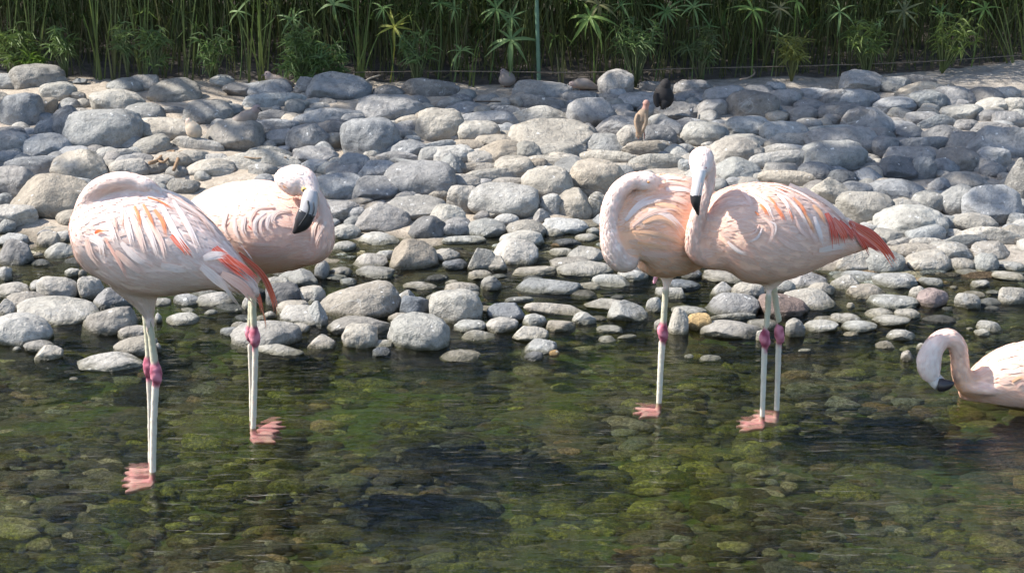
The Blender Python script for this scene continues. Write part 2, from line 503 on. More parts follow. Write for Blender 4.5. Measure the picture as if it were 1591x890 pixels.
# stones are listed per area of the bank: (x0, y0, [(x, y, width, height, tone, turn)]) in units of 1/5.237 px
K = 5.237
BANK = [
(0, 100, """290 130 380 200 g;60 150 200 110 g;430 150 200 120 t;480 250 240 150 t;620 265 140 70 g;165 420 330 290 b;350 360 200 130 t;370 460 140 90 b;
570 520 260 260 b;400 550 170 150 b -20;650 142 100 40 g;1040 185 280 110 w;1190 165 220 120 g;960 350 360 210 t;1440 240 380 180 t;1180 440 300 165 g;1380 390 200 70 g;
1330 555 400 170 t;840 590 520 330 g;1090 580 130 90 g;1080 660 150 110 g;100 690 260 210 b;70 790 240 130 b;370 690 380 200 b;80 570 220 90 b;560 640 190 110 b;
590 740 240 100 b;250 560 140 60 b;1010 760 300 110 g;830 780 150 90 g;900 830 140 80 g;280 850 440 150 b;665 865 390 245 t;1050 870 260 150 g;1240 690 260 150 t -20;
1350 680 100 70 w;1250 850 230 100 g;1400 810 300 150 t"""),
(270, 100, """390 150 170 90 w;540 215 230 100 b;770 215 320 130 b;1070 220 160 170 b;1345 228 420 225 b;820 320 420 130 g;280 430 340 190 g;430 375 220 90 g;
260 330 140 50 g;820 440 330 100 b;1200 350 150 60 g;510 620 390 260 g;655 490 110 75 b;800 540 380 130 b;890 620 250 140 b;1090 640 300 230 b;1330 570 280 170 b;
1300 475 540 170 b;1030 735 100 80 b;890 700 90 50 b;1150 770 300 150 b;780 730 320 90 t;720 820 600 180 w;190 680 370 130 g;300 860 320 130 t;140 790 260 140 t;
350 790 230 100 g;1150 840 190 90 b;350 625 250 120 g"""),
(540, 110, """330 190 210 110 b;670 165 390 145 b;340 350 460 225 b;570 280 170 110 b;910 240 180 80 b;960 320 270 110 b;640 380 190 80 g;1130 420 420 130 b;
1280 340 250 80 b;1300 485 180 90 b;750 490 335 255 w;1060 525 285 170 w;990 625 230 105 t;190 600 390 315 b;40 430 190 130 b;500 490 220 120 b;410 540 190 140 b;
525 570 120 70 g;700 650 340 110 g;490 660 300 150 b;400 720 290 90 b;1190 600 280 130 t;1290 530 120 60 w;1300 700 490 195 t;860 720 290 160 g;700 710 220 130 g;
845 800 170 180 g;1090 735 270 130 g;60 800 210 180 b;240 840 270 170 b;480 770 250 60 g;1060 815 280 95 g;1360 790 290 130 t;1530 820 200 160 t"""),
(800, 110, """220 175 390 150 b;60 230 130 60 b;240 280 370 110 b;820 140 250 205 b;830 220 140 110 b;540 230 260 100 b;760 240 210 80 b;630 380 340 240 b;
215 388 430 145 w;290 565 600 245 t;840 468 320 150 b;590 505 140 110 b;720 610 290 140 g;800 600 140 80 t;965 590 240 215 g;1160 585 250 200 k;1190 450 170 140 g;
1240 500 200 160 b;1400 460 230 115 b;90 705 230 195 t;350 685 410 165 t;300 800 460 165 t;445 800 190 170 g;770 735 430 115 t;1090 662 350 130 t;1170 775 390 145 t;
900 815 280 90 t;1390 650 130 80 g;1360 715 150 80 g;1390 805 100 130 g;1020 265 300 130 b;1130 135 190 70 b;1440 150 230 110 b;1420 225 290 80 b;1310 350 290 140 b;
900 375 160 90 b;840 320 200 80 b"""),
(1060, 110, """100 150 250 105 b;330 230 290 160 b;90 230 240 60 b;620 180 210 85 b;760 150 140 90 b;570 325 350 235 b;830 250 235 145 b;240 345 210 165 b;60 350 170 115 b;
70 455 180 105 b;300 460 190 85 b;540 485 330 165 g;180 545 315 185 w;820 535 325 175 g;1030 475 190 125 g;980 375 210 115 b;1090 210 270 105 b;1270 250 240 150 b;
1050 310 230 105 b;510 605 330 140 t;430 690 375 225 g;900 595 340 125 g;1190 520 370 105 w;1290 595 490 215 b;840 680 390 125 g;790 765 430 155 g;790 815 250 105 g;
1230 740 435 245 g;1280 370 310 155 b;1215 425 140 105 b;1460 445 265 205 b;445 835 365 190 w;820 875 310 70 t;1070 830 255 140 k;1490 720 200 65 w;1520 795 180 75 g"""),
(1291, 110, """250 110 310 165 b;520 130 230 125 g;690 100 270 95 b;780 175 420 90 t;920 142 150 65 t;790 270 255 155 g;980 240 320 155 b;1240 220 300 135 b;1430 200 190 95 g;
520 300 290 115 b;180 250 330 145 b;1050 362 295 135 w;1330 300 245 125 w;1500 312 190 135 w;1280 390 185 95 b;1430 420 240 135 b;1555 425 90 140 w;310 455 385 225 b;
400 565 235 155 b;570 485 205 105 b;730 405 230 115 b;880 445 335 125 g;1100 475 180 115 b;650 525 225 115 b;910 535 315 145 b;1330 500 360 115 b;1130 620 370 190 b;
1350 630 470 265 b;430 645 195 155 b;740 635 395 145 b;570 595 170 75 b;640 725 385 175 b;1010 755 355 205 b;920 815 205 145 b;1310 745 235 175 b;1510 650 190 270 b;
1320 835 175 125 b;1515 835 140 140 b;270 730 195 80 w;560 825 300 185 k;760 835 160 205 b"""),
(0, 260, """110 170 290 255 b;340 150 205 135 g;430 285 525 330 t;610 145 290 110 g;50 295 120 120 g;110 415 335 180 g;1280 135 260 115 g;1490 165 215 110 w"""),
(480, 260, """240 195 345 205 b;300 50 290 130 b;540 205 355 195 b;600 55 245 115 b;910 145 475 280 b;1180 65 115 155 g;230 375 335 175 b;390 415 140 130 b;590 435 385 215 b;
880 365 430 200 g;1120 435 255 190 t"""),
(700, 250, """220 78 275 85 t;360 152 440 135 t;490 212 285 115 g;110 195 245 120 g;120 345 255 225 g;450 365 465 265 g;520 100 290 180 t;700 90 240 140 w;960 95 210 180 g;
790 245 375 275 t;1180 185 370 275 t;820 395 165 195 g;1010 385 245 235 t;1190 398 140 205 t;740 475 125 125 b"""),
(1100, 230, """880 232 255 155 k;1090 285 205 165 k;1290 268 265 155 b;980 395 275 210 t 25;1200 385 235 155 b;640 262 375 95 t"""),
(1291, 260, """540 222 405 195 b;530 362 135 95 g;280 360 390 255 w;80 125 175 145 b;800 312 255 165 w;570 385 340 190 w -15;645 472 485 255 w;900 272 165 115 g;1040 312 235 225 g -25;
1070 155 335 175 g;890 172 165 135 b;1310 352 395 295 b;1530 200 195 390 g;1530 442 170 115 g;1165 482 305 155 w;950 475 165 125 g;990 552 195 75 w;1270 582 435 155 w;
1480 572 235 145 w;470 572 225 115 t;620 622 235 75 g;350 512 145 55 g;700 712 345 135 w;790 792 305 155 w;1060 642 405 145 w;960 702 325 155 w;770 632 225 85 w;
1300 702 265 145 g"""),
]
# loose stones in the shallows: with a label = a stone of its own, without = pebbles
WATER = [
(0, 260, """120 590 260 110 g|flat dark stone in the side channel, just above the bulky blue grey one
120 695 290 190 b|bulky blue grey stone with a wet black base beside the side channel
400 590 175 125 w|angular white stone with a dark face standing in the side channel
530 562 180 90 g|rounded pale stone touching the hunched flamingo's breast from behind
500 680 290 120 w|pale stone with rusty staining at its waterline beside the hunched flamingo's breast
310 712 80 40 t
40 850 115 75 w|small cream stone at the picture's edge below the bulky blue grey stone
400 462 230 40 g|thin flat slab awash beneath the biggest tan boulder
400 502 200 40 g"""),
(0, 410, """40 80 110 110 g
100 210 320 115 g|wide flat topped grey stone in the upper row by the picture's edge
360 180 225 100 g|sloping pale stone half hidden behind a craggy grey one
480 200 330 190 g|craggy grey stone with a shadowed side, biggest under the hunched flamingo's breast
590 70 120 60 w|little bluish white stone under the hunched flamingo's breast
670 75 70 50 w
740 190 215 185 g|upright speckled stone below the hunched flamingo's breast feathers
910 282 320 160 b|dark mottled oval stone just ahead of the hunched flamingo's thigh
55 362 160 140 g|rounded stone cut by the picture's edge, between two flat boulders
230 312 320 150 g|pale cracked stone leaning behind the longest boulder
480 390 620 205 w|longest low grey boulder with a pitted face among the stones near the hunched flamingo
900 392 170 40 g
890 462 460 210 g -10|slanting wedge shaped grey stone pointing at the hunched flamingo's shin
170 542 480 245 g|broad rough boulder at the picture's edge sitting lowest on that side
330 452 160 65 g
320 672 230 90 g|slim tilted stone at the foot of the broad rough boulder
400 722 220 115 w|small whitish stone with a peaked top in front of the broad rough boulder
140 690 70 40 w
1100 562 260 110 g|low pale stone directly behind the hunched flamingo's shin
1110 672 370 150 t -8|tan stone with a dark undercut behind the hunched flamingo's ankle joint
900 792 490 160 g|smooth dark oval stone alone in open water beside the hunched flamingo's pink ankle joint
1288 440 65 75 g
1290 682 50 70 g
600 932 62 24 w|tiny flat white pebble alone in open water near the hunched flamingo's legs"""),
(240, 410, """225 450 265 100 w|lone egg shaped pale stone in still water beyond the hunched flamingo's legs
500 288 300 105 g|flat cracked stone below the hunched flamingo's tail
270 292 225 90 b|dark wedge of stone below the hunched flamingo's belly
60 310 150 60 g
270 372 110 30 g
460 392 100 40 g
1170 112 315 125 w|pale block with a bluish broken end under the bill resting flamingo's breast
1000 152 190 85 t|tan stone touching the coral tail plumes from behind
1050 252 285 175 k|dark speckled stone behind the coral tail plumes
1270 252 255 135 w|smooth oval white stone beneath the breast of the flamingo resting its bill
1130 348 260 115 w|pale stone partly behind the tip of the longest coral plume
1220 412 385 165 g|peaked grey stone with a dark end beside the tip of the longest coral plume
940 415 110 60 w
870 440 100 40 w
690 500 135 62 g
620 552 155 72 g|small pale stone leaning on the round boulder at the pink ankle joint
890 582 540 215 g|round grey boulder behind the pink ankle joint, under the thin plume tip
1170 522 185 85 t
1020 702 385 85 w|long low whitish stone in front of the round boulder at the ankle joint
1360 642 205 105 w|small pointed white stone standing before the biggest pale boulder's near end
1360 62 115 125 g
1480 102 165 40 g
1500 62 155 60 g
760 322 100 100 g"""),
(480, 260, """310 528 225 115 w|dome shaped cream stone beside the neck loop of the flamingo resting its bill
570 582 325 100 w|long rounded cream stone in a row behind the sandy cone shaped stone
280 642 205 80 w
980 492 345 195 k|dark ridged stone with one sunny face standing in the water's edge
1260 592 345 60 w|thin white slab awash beside the dark ridged stone
840 712 395 230 t|sandy cone shaped stone with a banded base standing in the shallows
1110 715 235 105 w|pale fluted stone just behind the sandy cone shaped stone
620 712 145 80 g|small grey stone between the orange pebble and the sandy cone shaped stone
530 732 145 52 o|small flat orange pebble beside the sandy cone shaped stone
500 765 280 110 g|mottled double stone beneath the orange pebble
1190 795 195 75 k|small dark stone with a bright crest beside the sandy cone shaped stone
110 820 125 125 g
270 842 175 60 w"""),
(700, 250, """260 545 415 155 w|long oval cream stone with a dark shadowed end at the water's edge
620 562 305 135 w|pale domed stone behind the double stone with the dark flank
580 642 335 135 w|flat pale stone whose end falls in black shade by open water
930 532 365 125 g|oval grey stone with a black shaded tip near the one legged flamingo's neck
850 582 165 60 w
1140 522 175 40 w
1160 572 120 60 w
1110 622 185 62 w
520 742 385 195 g|broad stone with a dark blue shaded flank in the shallows
250 802 225 175 w|upright white stone leaning on the broad stone with the dark flank
370 832 195 120 w|small flat white stone at the foot of the dark flanked stone
60 842 155 80 k
980 842 335 110 w|smooth lens shaped pale stone near the one legged flamingo's neck
1100 762 285 135 w|knobbly pale stone beside the bottom of the one legged flamingo's neck
900 742 185 60 w"""),
(480, 400, """540 122 300 90 w|clean oval whitish stone in front of the sandy cone shaped stone
900 228 275 62 g|thin dull grey stone almost awash above the biggest pale boulder
430 358 625 275 w|biggest pale boulder in the shallows with a shaded end and a diagonal crack
800 322 165 105 g|grey stone wedged behind the biggest pale boulder's shaded end
870 392 265 170 k|dark patched triangular stone between the two biggest boulders
1180 315 420 110 w|pale stone hidden behind the wedge topped boulder
1200 402 415 260 w|wedge topped pale boulder with a steep dark side
1250 258 275 115 w|cream domed stone above the wedge topped boulder
1480 212 165 115 w|knobbly white stone above the thin white sliver
1390 142 195 72 w|small smooth pale stone in front of the upright white stone
1170 205 110 42 w
410 548 495 170 g|low grey stone at the foot of the biggest pale boulder
420 642 285 185 w|lumpy white stone with a grey cap before the low grey stone
600 702 155 62 w
590 768 145 72 k|small dark pebble in front of the lumpy white stone
740 490 185 80 w|half hidden white stone behind the big white boulder with the crack
900 612 515 262 w 12|big white boulder with a curved crack, lowest of the middle cluster
1310 562 245 95 w|small speckled stone beside the big white boulder with the crack
1380 632 265 80 w|flat white stone awash beside the big white boulder with the crack
1230 798 315 90 w|bright white sliver shaped stone alone in front of the middle cluster
110 682 215 105 w|small bright stone standing before the middle cluster's nearer end
60 462 205 185 g|half hidden grey stone at the water under the resting flamingo's loop
60 312 155 135 w
215 165 135 42 g
320 195 145 52 g
270 105 165 40 g"""),
(720, 400, """570 112 350 70 w|long thin white stone awash near the lens shaped pale stone
980 102 445 110 w|long low pale stone touching the bottom of the one legged flamingo's neck
1210 188 305 98 w|smooth bright oval stone below the one legged flamingo's neck
1370 145 235 90 w|pale stone under the one legged flamingo's belly
690 232 485 125 g|long lumpy grey stone with dark pits lying alone in the channel
1020 232 175 52 w|small pale stone beside the long lumpy grey stone
450 345 245 50 w|thin white sliver of stone in the channel below the long lumpy stone
360 442 315 150 k|black shaded stone with a bright crest next to the wedge topped boulder
180 420 205 52 w
770 422 525 92 w 6|longest bar shaped pale stone lying level in the channel
980 492 195 105 w|streaked white stone at the end of the bar shaped stone
580 512 185 105 w|square white stone with a dark side beneath the bar shaped stone
790 552 235 92 t|dim half sunk stone beneath the bar shaped stone
540 618 285 125 w|smooth white dome in the cluster beneath the bar shaped stone
310 552 255 115 g|pinkish grey domed stone beside the smooth white dome
610 722 285 122 g -12|tilted grey oval stone lowest in the cluster beneath the bar shaped stone
580 802 155 72 k|small dark pebble under the tilted grey oval stone
1170 378 345 105 w|long pale stone just behind the ridged cone near the one legged flamingo
1340 442 325 150 w 15|ridged cone of pale stone nearest the one legged flamingo's shin
1190 582 215 62 g|thin pale stone awash below the ridged cone
1170 665 135 50 w|small white pebble awash below the ridged cone
1330 642 155 32 w
740 775 82 42 o"""),
(1000, 410, """320 172 265 82 k|dark lens shaped stone behind the one legged flamingo's leg
220 232 245 92 w|pale stone crossed by the one legged flamingo's leg
90 335 145 112 w|small round stone with a dark base beside the one legged flamingo's leg
640 205 185 105 g|rounded grey stone below the belly of the flamingo with the raised head
700 102 405 115 w|long pale stone under the breast of the flamingo with the raised head
390 80 155 75 k
850 222 255 135 w|cracked pale stone just before the two upper legs
720 332 425 175 b|large blue grey craggy stone beneath the breast of the upright headed flamingo
720 427 365 50 w|thin flat stone lying between the ochre stone and the two legs
370 382 275 72 g|flat grey stone resting above the pitted block and the ochre stone
280 472 165 200 w|tall pitted pale block beside the one legged flamingo's ankle
450 475 192 132 o|ochre yellow rounded stone, the only one of its colour
690 522 490 160 g|broad pointed dark grey stone at the water beside the ochre stone
960 492 255 72 w|pale low stone crossed by the nearer of two ankle joints
1120 342 405 172 p|brown speckled stone behind the pair of legs
1330 292 425 160 w|large smooth whitish stone just beyond the pair of legs
1310 132 375 145 b|blue shaded stone under the belly of the flamingo with the raised head
1150 192 175 112 w
1440 200 235 105 w|pale stone resting on the large smooth whitish stone
1230 522 165 140 w|cracked cube of pale stone beside the farther ankle joint
1440 507 265 92 w|low pale loaf of stone beside the cracked cube
1470 450 205 62 g|slim stone behind the low pale loaf
370 750 72 30 w
540 762 175 48 w|white fin of stone barely above water between the two leg pairs
1310 700 105 26 w
340 345 82 22 w
950 582 72 82 w
130 492 85 92 w"""),
(1291, 260, """170 765 295 185 w|pale rounded stone below the base of the red tail
400 772 365 185 w|smooth domed pale stone directly beneath the red tail tip
1060 792 225 105 w|white oval stone by the water near the stone with the split face
1260 782 195 145 w|pale stone with a split dark face at the water's edge
1510 672 175 72 w
1500 732 175 52 o|thin amber stone in the white row at the picture's edge
1470 807 235 82 w|flat white slab at the picture's edge beneath the amber stone
1110 852 175 52 w"""),
(1291, 400, """200 152 405 95 g|long grey stone lying under the two domes below the red tail
130 202 255 115 w|pale stone with a pointed crest at the end of the long grey stone
520 187 345 122 g|broad grey loaf shaped stone beneath the banded dome
810 197 195 75 w|neat oval white stone alone beside the broad loaf
290 277 315 112 t|warm tan flat stone with wet edge
500 362 395 112 w|bright flat stone with a dimple, widest in that stretch of water
700 292 135 105 w
820 332 245 142 p|purple brown angular stone, darkest of the stones near the bathing flamingo
390 452 215 75 w|small arched stone awash in front of the bright dimpled stone
620 462 195 75 w|grey awash stone below the purple brown one
490 512 285 92 w|low shield shaped stone awash in front of the bright dimpled stone
120 502 235 82 w|white shell shaped stone in the row nearest the standing pair's legs
230 562 265 92 w|smooth pale slab awash below the shell shaped stone
570 627 235 92 w|sharp edged white stone close to the bathing flamingo's neck arch
440 712 145 62 w|small white tipped pebble near the bathing flamingo
160 620 115 42 t
620 802 105 82 w|crumbly white lump just under water beside the bathing flamingo's head
160 390 62 42 w
1110 352 205 125 w|round pale stone with dark splits standing alone behind the bathing flamingo
1160 302 175 52 g
1470 312 255 135 w|large speckled dome standing alone at the picture's edge behind the bathing flamingo
1210 212 145 62 w|small tapering white stone above the round split stone
1000 240 62 22 w
1290 562 205 82 w 12|smooth fin shaped white stone behind the bathing flamingo's back
1230 612 125 52 w|small white stone at the foot of the fin shaped stone
1130 577 52 22 w
1320 282 115 32 g
730 722 75 52 w
1440 152 245 72 w|long flat grey stone cut by the picture's edge above the speckled dome"""),
]

bank = root("stone_bank", (0, 6.3, 0))
tag(bank, kind="structure")
PEBBLES = MB()
FOOT = []                       # footprints of the placed stones, for the fillers

def pebble(mb, loc, a, b, c, yaw, rgb, arr=None):
    co, fs = arr if arr else random.choice(SMALL_A)
    cs, sn = math.cos(yaw), math.sin(yaw)
    x, y, z = co[:, 0] * a, co[:, 1] * b, co[:, 2] * c
    vs = np.stack([x * cs - y * sn + loc[0], x * sn + y * cs + loc[1], z + loc[2]], 1)
    mb.add(vs.tolist(), fs, tuple(rgb[:3]))

def solve(px, py, w, h, wet):
    p = at_z(px, py, 0.0) if wet else at_ground(px, py)
    a = b = c = 0.05
    for _ in range(6):
        s = scale_at(p)
        th = PITCH + math.atan((py - IMG_H / 2) / F)
        a = w / s / 2
        b = 0.82 * a
        hh = h / s
        if wet:
            for _k in range(12):
                q = hh - b * math.sin(th)
                v = q * q - (b * math.sin(th)) ** 2
                if q > 0 and v > (0.22 * a * math.cos(th)) ** 2: break
                b *= 0.88
            c = max(math.sqrt(max(v, 0)) / math.cos(th), 0.2 * a)
            up = math.sqrt((c * math.cos(th)) ** 2 + (b * math.sin(th)) ** 2)
            p = at_z(px, py - s * (b * math.sin(th) - up) / 2, 0.0)
        else:
            for _k in range(12):
                v = (hh / 2) ** 2 - (b * math.sin(th)) ** 2
                if v > (0.38 * a * math.cos(th)) ** 2: break
                b *= 0.9
            c = max(math.sqrt(max(v, 0)) / math.cos(th), 0.3 * a)
            p = at_ground(px, py, 0.30 * c)
    return p, a, b, c

rs = random.Random(21)
def place_stone(px, py, w, h, t, turn, wet, label):
    p, a, b, c = solve(px, py, w, h, wet)
    grow = 1.08 if wet else 1.27
    FOOT.append((p.x, p.y, a, b))
    col = tone(t, rs)
    if label is None and wet:
        pebble(PEBBLES, p, a * grow, b * grow, c * grow, rs.uniform(-0.3, 0.3), col)
        return None
    o = bpy.data.objects.new("stone", rs.choice(SHAPES))
    COL.objects.link(o)
    o.location = p
    o.rotation_euler = (rs.uniform(-0.12, 0.12), R(turn) + rs.uniform(-0.07, 0.07), rs.uniform(-0.35, 0.35))
    o.scale = (a * grow * rs.choice((-1, 1)), b * grow, c * grow * (1.0 if wet else 1.12))
    o.color = col
    return o

for ox, oy, txt in BANK:
    for item in txt.replace("\n", "").split(";"):
        q = item.split()
        x, y, w, h = [float(v) / K for v in q[:4]]
        o = place_stone(ox + x, oy + y, w, h, q[4], float(q[5]) if len(q) > 5 else 0.0, False, "part")
        attach(o, bank)
for ox, oy, txt in WATER:
    for line in txt.split("\n"):
        d, _, lab = line.strip().partition("|")
        q = d.split()
        x, y, w, h = [float(v) / K for v in q[:4]]
        o = place_stone(ox + x, oy + y, w, h, q[4], float(q[5]) if len(q) > 5 else 0.0, True, lab or None)
        if o is not None:
            tag(o, lab, "stone", "loose stones standing in the shallows")

# smaller stones packed between the listed ones, and pebbles along the water's edge
def free(x, y, r, k=0.62):
    for fx, fy, fa, fb in FOOT:
        dx, dy = (x - fx) / (fa * k + r), (y - fy) / (fb * k + r)
        if dx * dx + dy * dy < 1.0: return False
    return True
made, tries = 0, 0
while made < 380 and tries < 9000:
    tries += 1
    px, py = rs.uniform(-60, 1650), rs.uniform(150, 470)
    p = at_ground(px, py)
    if p.y - waterline(p.x) < 0.06: continue
    if px < 330 and py < 190 and rs.random() < 0.8: continue
    r = rs.uniform(0.02, 0.055)
    if not free(p.x, p.y, r * 0.6): continue
    t = rs.choice("ggbtw")
    pebble(PEBBLES, (p.x, p.y, ground_z(p.x, p.y) + r * 0.15), r * rs.uniform(1.0, 1.5), r, r * rs.uniform(0.55, 0.9), rs.uniform(0, 3.1), tone(t, rs))
    FOOT.append((p.x, p.y, r, r)); made += 1
made = 0
for _ in range(4000):
    if made >= 60: break
    px, py = rs.uniform(0, 1591), rs.uniform(355, 505)
    p = at_z(px, py, 0.0)
    r = rs.uniform(0.016, 0.04)
    if not free(p.x, p.y, r * 0.9, 0.9): continue
    hgt = r * rs.uniform(0.4, 0.7)
    pebble(PEBBLES, (p.x, p.y, rs.uniform(-0.6, 0.05) * hgt), r * rs.uniform(1.1, 1.7), r, hgt, rs.uniform(-0.5, 0.5), tuple(q * 0.7 for q in tone(rs.choice("kkbg"), rs)))
    FOOT.append((p.x, p.y, r, r)); made += 1
# bank continues outside the frame on both sides
for _ in range(420):
    x = rs.choice((-1, 1)) * rs.uniform(1.9, 4.2); y = rs.uniform(4.9, 7.5)
    if abs(x) < 0.345 * y + 0.05: continue
    r = rs.uniform(0.04, 0.11)
    pebble(PEBBLES, (x, y, ground_z(x, y) + r * 0.3), r * 1.2, r, r * 0.75, rs.uniform(0, 3.1), tone(rs.choice("ggbtw"), rs))
tag(PEBBLES.build("pebbles", MAT_STONE_V), kind="stuff")

# stones on the stream bed, grown over with algae
def bed_stone_material():
    m, nt, bs = new_mat("mossy_bed_stone")
    a = nt.nodes.new("ShaderNodeVertexColor"); a.layer_name = "tint"
    pos = nt.nodes.new("ShaderNodeNewGeometry").outputs["Position"]
    n1, n2 = nz(nt, pos, 120.0, 6, 0.8), nz(nt, pos, 2.3, 4, 0.6, 0.6)
    c = mix(nt, 0.85, a.outputs["Color"], ramp(nt, n1, [(0.36, g3(0.10)), (0.5, g3(0.9)), (0.66, g3(2.3))]), "MULTIPLY")
    moss = ramp(nt, nz(nt, pos, 105.0, 6, 0.8), [(0.36, (0.008, 0.013, 0.004)), (0.5, (0.085, 0.10, 0.018)), (0.66, (0.30, 0.30, 0.06))])
    f = mth(nt, "MULTIPLY", ramp(nt, n2, [(0.44, g3(0.05)), (0.54, g3(0.95))]), ramp(nt, n1, [(0.3, g3(0.45)), (0.55, g3(1))]))
    sz = nt.nodes.new("ShaderNodeSeparateXYZ"); nt.links.new(pos, sz.inputs[0])
    dm = nt.nodes.new("ShaderNodeMapRange"); dm.inputs["From Min"].default_value = 5.05; dm.inputs["From Max"].default_value = 4.6
    nt.links.new(sz.outputs[1], dm.inputs["Value"])
    f = mth(nt, "MULTIPLY", f, dm.outputs[0])
    lum = nt.nodes.new("ShaderNodeRGBToBW"); nt.links.new(a.outputs["Color"], lum.inputs[0])
    mv = nt.nodes.new("ShaderNodeVectorMath"); mv.operation = "SCALE"; nt.links.new(moss, mv.inputs[0])
    nt.links.new(mth(nt, "ADD", 0.35, mth(nt, "MULTIPLY", lum.outputs[0], 5.8)), mv.inputs["Scale"])
    c = mix(nt, f, c, mv.outputs[0])
    nt.links.new(c, bs.inputs["Base Color"])
    bs.inputs["Roughness"].default_value = 0.9; bs.inputs["Specular IOR Level"].default_value = 0.1
    nt.links.new(bump(nt, n1, 1.0, 0.016), bs.inputs["Normal"])
    return m
TINY = []
for i in range(10):
    t_ = stone_shape(500 + i, 2)
    co = np.zeros(len(t_.vertices) * 3); t_.vertices.foreach_get("co", co)
    TINY.append((co.reshape(-1, 3), [tuple(p.vertices) for p in t_.polygons]))
BED = MB()
BT = [(0.13, 0.115, 0.075), (0.10, 0.085, 0.05), (0.17, 0.155, 0.115), (0.075, 0.07, 0.045), (0.14, 0.10, 0.06), (0.11, 0.115, 0.10)]
for _ in range(9500):
    y = rs.uniform(2.7, 5.4); x = rs.uniform(-0.36 * y - 0.3, 0.36 * y + 0.3)
    if y > waterline(x) - 0.12: continue
    r = rs.uniform(0.008, 0.022) if rs.random() < 0.9 else rs.uniform(0.022, 0.042)
    c = rs.choice(BT); f = rs.choice((0.3, 0.45, 0.7, 1.0, 1.4, 2.1)) * rs.uniform(0.8, 1.2)
    z = ground_z(x, y); hgt = min(r * rs.uniform(0.35, 0.7), max(0.012, -z - 0.012))
    pebble(BED, (x, y, z + hgt * 0.1), r * rs.uniform(1.1, 2.1), r, hgt, rs.uniform(-0.5, 0.5), tuple(q * f * 1.3 for q in c), rs.choice(TINY))
tag(BED.build("bed_pebbles", bed_stone_material()), kind="stuff")

# ================================================================ birds
def px_path(pts, Y0):
    """(px, py, dy, r_across_px, r_depth_m) -> smooth centres and radii in metres"""
    q = []
    for px, py, dy, r1, r2 in pts:
        p = at_depth(px, py, Y0 + dy)
        q.append((p.x, p.y, p.z, r1 / scale_at(p), r2))
    return q

def bird_body(tubes, Y0, voxel, colour_of, extra=(), smooth_it=4, blend_it=26):
    """join the tubes into one continuous skin; colour each vertex by the tube it came from"""
    mb = MB()
    samples = []
    for kind, pts, k in tubes:
        q = catmull(px_path(pts, Y0), k)
        cs = [Vector(x[:3]) for x in q]
        r1 = [max(0.0012, float(x[3])) for x in q]; r2 = [max(0.0012, float(x[4])) for x in q]
        skin(tube_rings(cs, r1, r2, 24), mb)
        for i, c in enumerate(cs):
            samples.append((c, max(0.004, 0.5 * (r1[i] + r2[i])), kind, i / (len(cs) - 1), (cs[min(i + 1, len(cs) - 1)] - cs[max(i - 1, 0)]).normalized()))
    for kind, verts, faces in extra:
        mb.add(verts, faces)
        for v in verts: samples.append((Vector(v), 0.012, kind, 0.0, Vector((1, 0, 0))))
    tmp = bpy.data.objects.new("tmp", mb.mesh("tmp", MAT_SKIN))
    COL.objects.link(tmp)
    rm = tmp.modifiers.new("r", "REMESH"); rm.mode = "VOXEL"; rm.voxel_size = voxel
    sm = tmp.modifiers.new("s", "SMOOTH"); sm.factor = 0.5; sm.iterations = smooth_it
    me = bpy.data.meshes.new_from_object(tmp.evaluated_get(bpy.context.evaluated_depsgraph_get()))
    bpy.data.objects.remove(tmp)
    n = len(me.vertices)
    co = np.zeros(n * 3, dtype=np.float32); me.vertices.foreach_get("co", co); co = co.reshape(-1, 3)
    S = np.array([tuple(s[0]) for s in samples], dtype=np.float32); Rr = np.array([s[1] for s in samples], dtype=np.float32)
    best = np.zeros(n, dtype=np.int64)
    for i in range(0, n, 4000):
        d = np.linalg.norm(co[i:i + 4000, None, :] - S[None], axis=2) / Rr[None]
        best[i:i + 4000] = d.argmin(1)
    cols = np.ones((n, 4), dtype=np.float32)
    kinds = []
    for i in range(n):
        s = samples[best[i]]
        kinds.append(s[2])
        cols[i, :3] = colour_of(s[2], s[3], Vector(co[i]))
    ed = np.zeros(len(me.edges) * 2, dtype=np.int64); me.edges.foreach_get("vertices", ed); ed = ed.reshape(-1, 2)
    deg = np.bincount(ed.ravel(), minlength=n).astype(np.float32)[:, None]
    sw = np.array([{"body": 0.6, "neck": 0.45, "thigh": 0.6, "wing": 0.3}.get(k, 0.0) for k in kinds], dtype=np.float32)[:, None]
    for _ in range(blend_it):
        acc = np.zeros((n, 3), dtype=np.float32)
        np.add.at(acc, ed[:, 0], co[ed[:, 1]]); np.add.at(acc, ed[:, 1], co[ed[:, 0]])
        co = co + sw * (acc / np.maximum(deg, 1) - co)
    for i in range(n):
        if kinds[i] in ("knee", "tibia", "tarsus", "foot"):
            amt = 0.0016 if kinds[i] == "knee" else 0.0008
            q = Vector(co[i]); d = (q - samples[best[i]][0]); d = d.normalized() if d.length > 1e-6 else Vector((0, 0, 1))
            co[i] = q + d * amt * (noise.noise(q * 95.0) + 0.6 * noise.noise(q * 210.0))
    me.vertices.foreach_set("co", co.ravel()); me.update()
    # soften the borders between colour zones
    for _ in range(3):
        acc = np.zeros((n, 4), dtype=np.float32)
        np.add.at(acc, ed[:, 0], cols[ed[:, 1]]); np.add.at(acc, ed[:, 1], cols[ed[:, 0]])
        cols = 0.5 * cols + 0.5 * acc / np.maximum(deg, 1)
    for a in list(me.color_attributes): me.color_attributes.remove(a)
    at = me.color_attributes.new("tint", "FLOAT_COLOR", "POINT")
    at.data.foreach_set("color", cols.ravel())
    me.materials.clear(); me.materials.append(MAT_SKIN)
    me.polygons.foreach_set("use_smooth", [True] * len(me.polygons))
    return me, kinds, cols, [samples[b][4] for b in best]

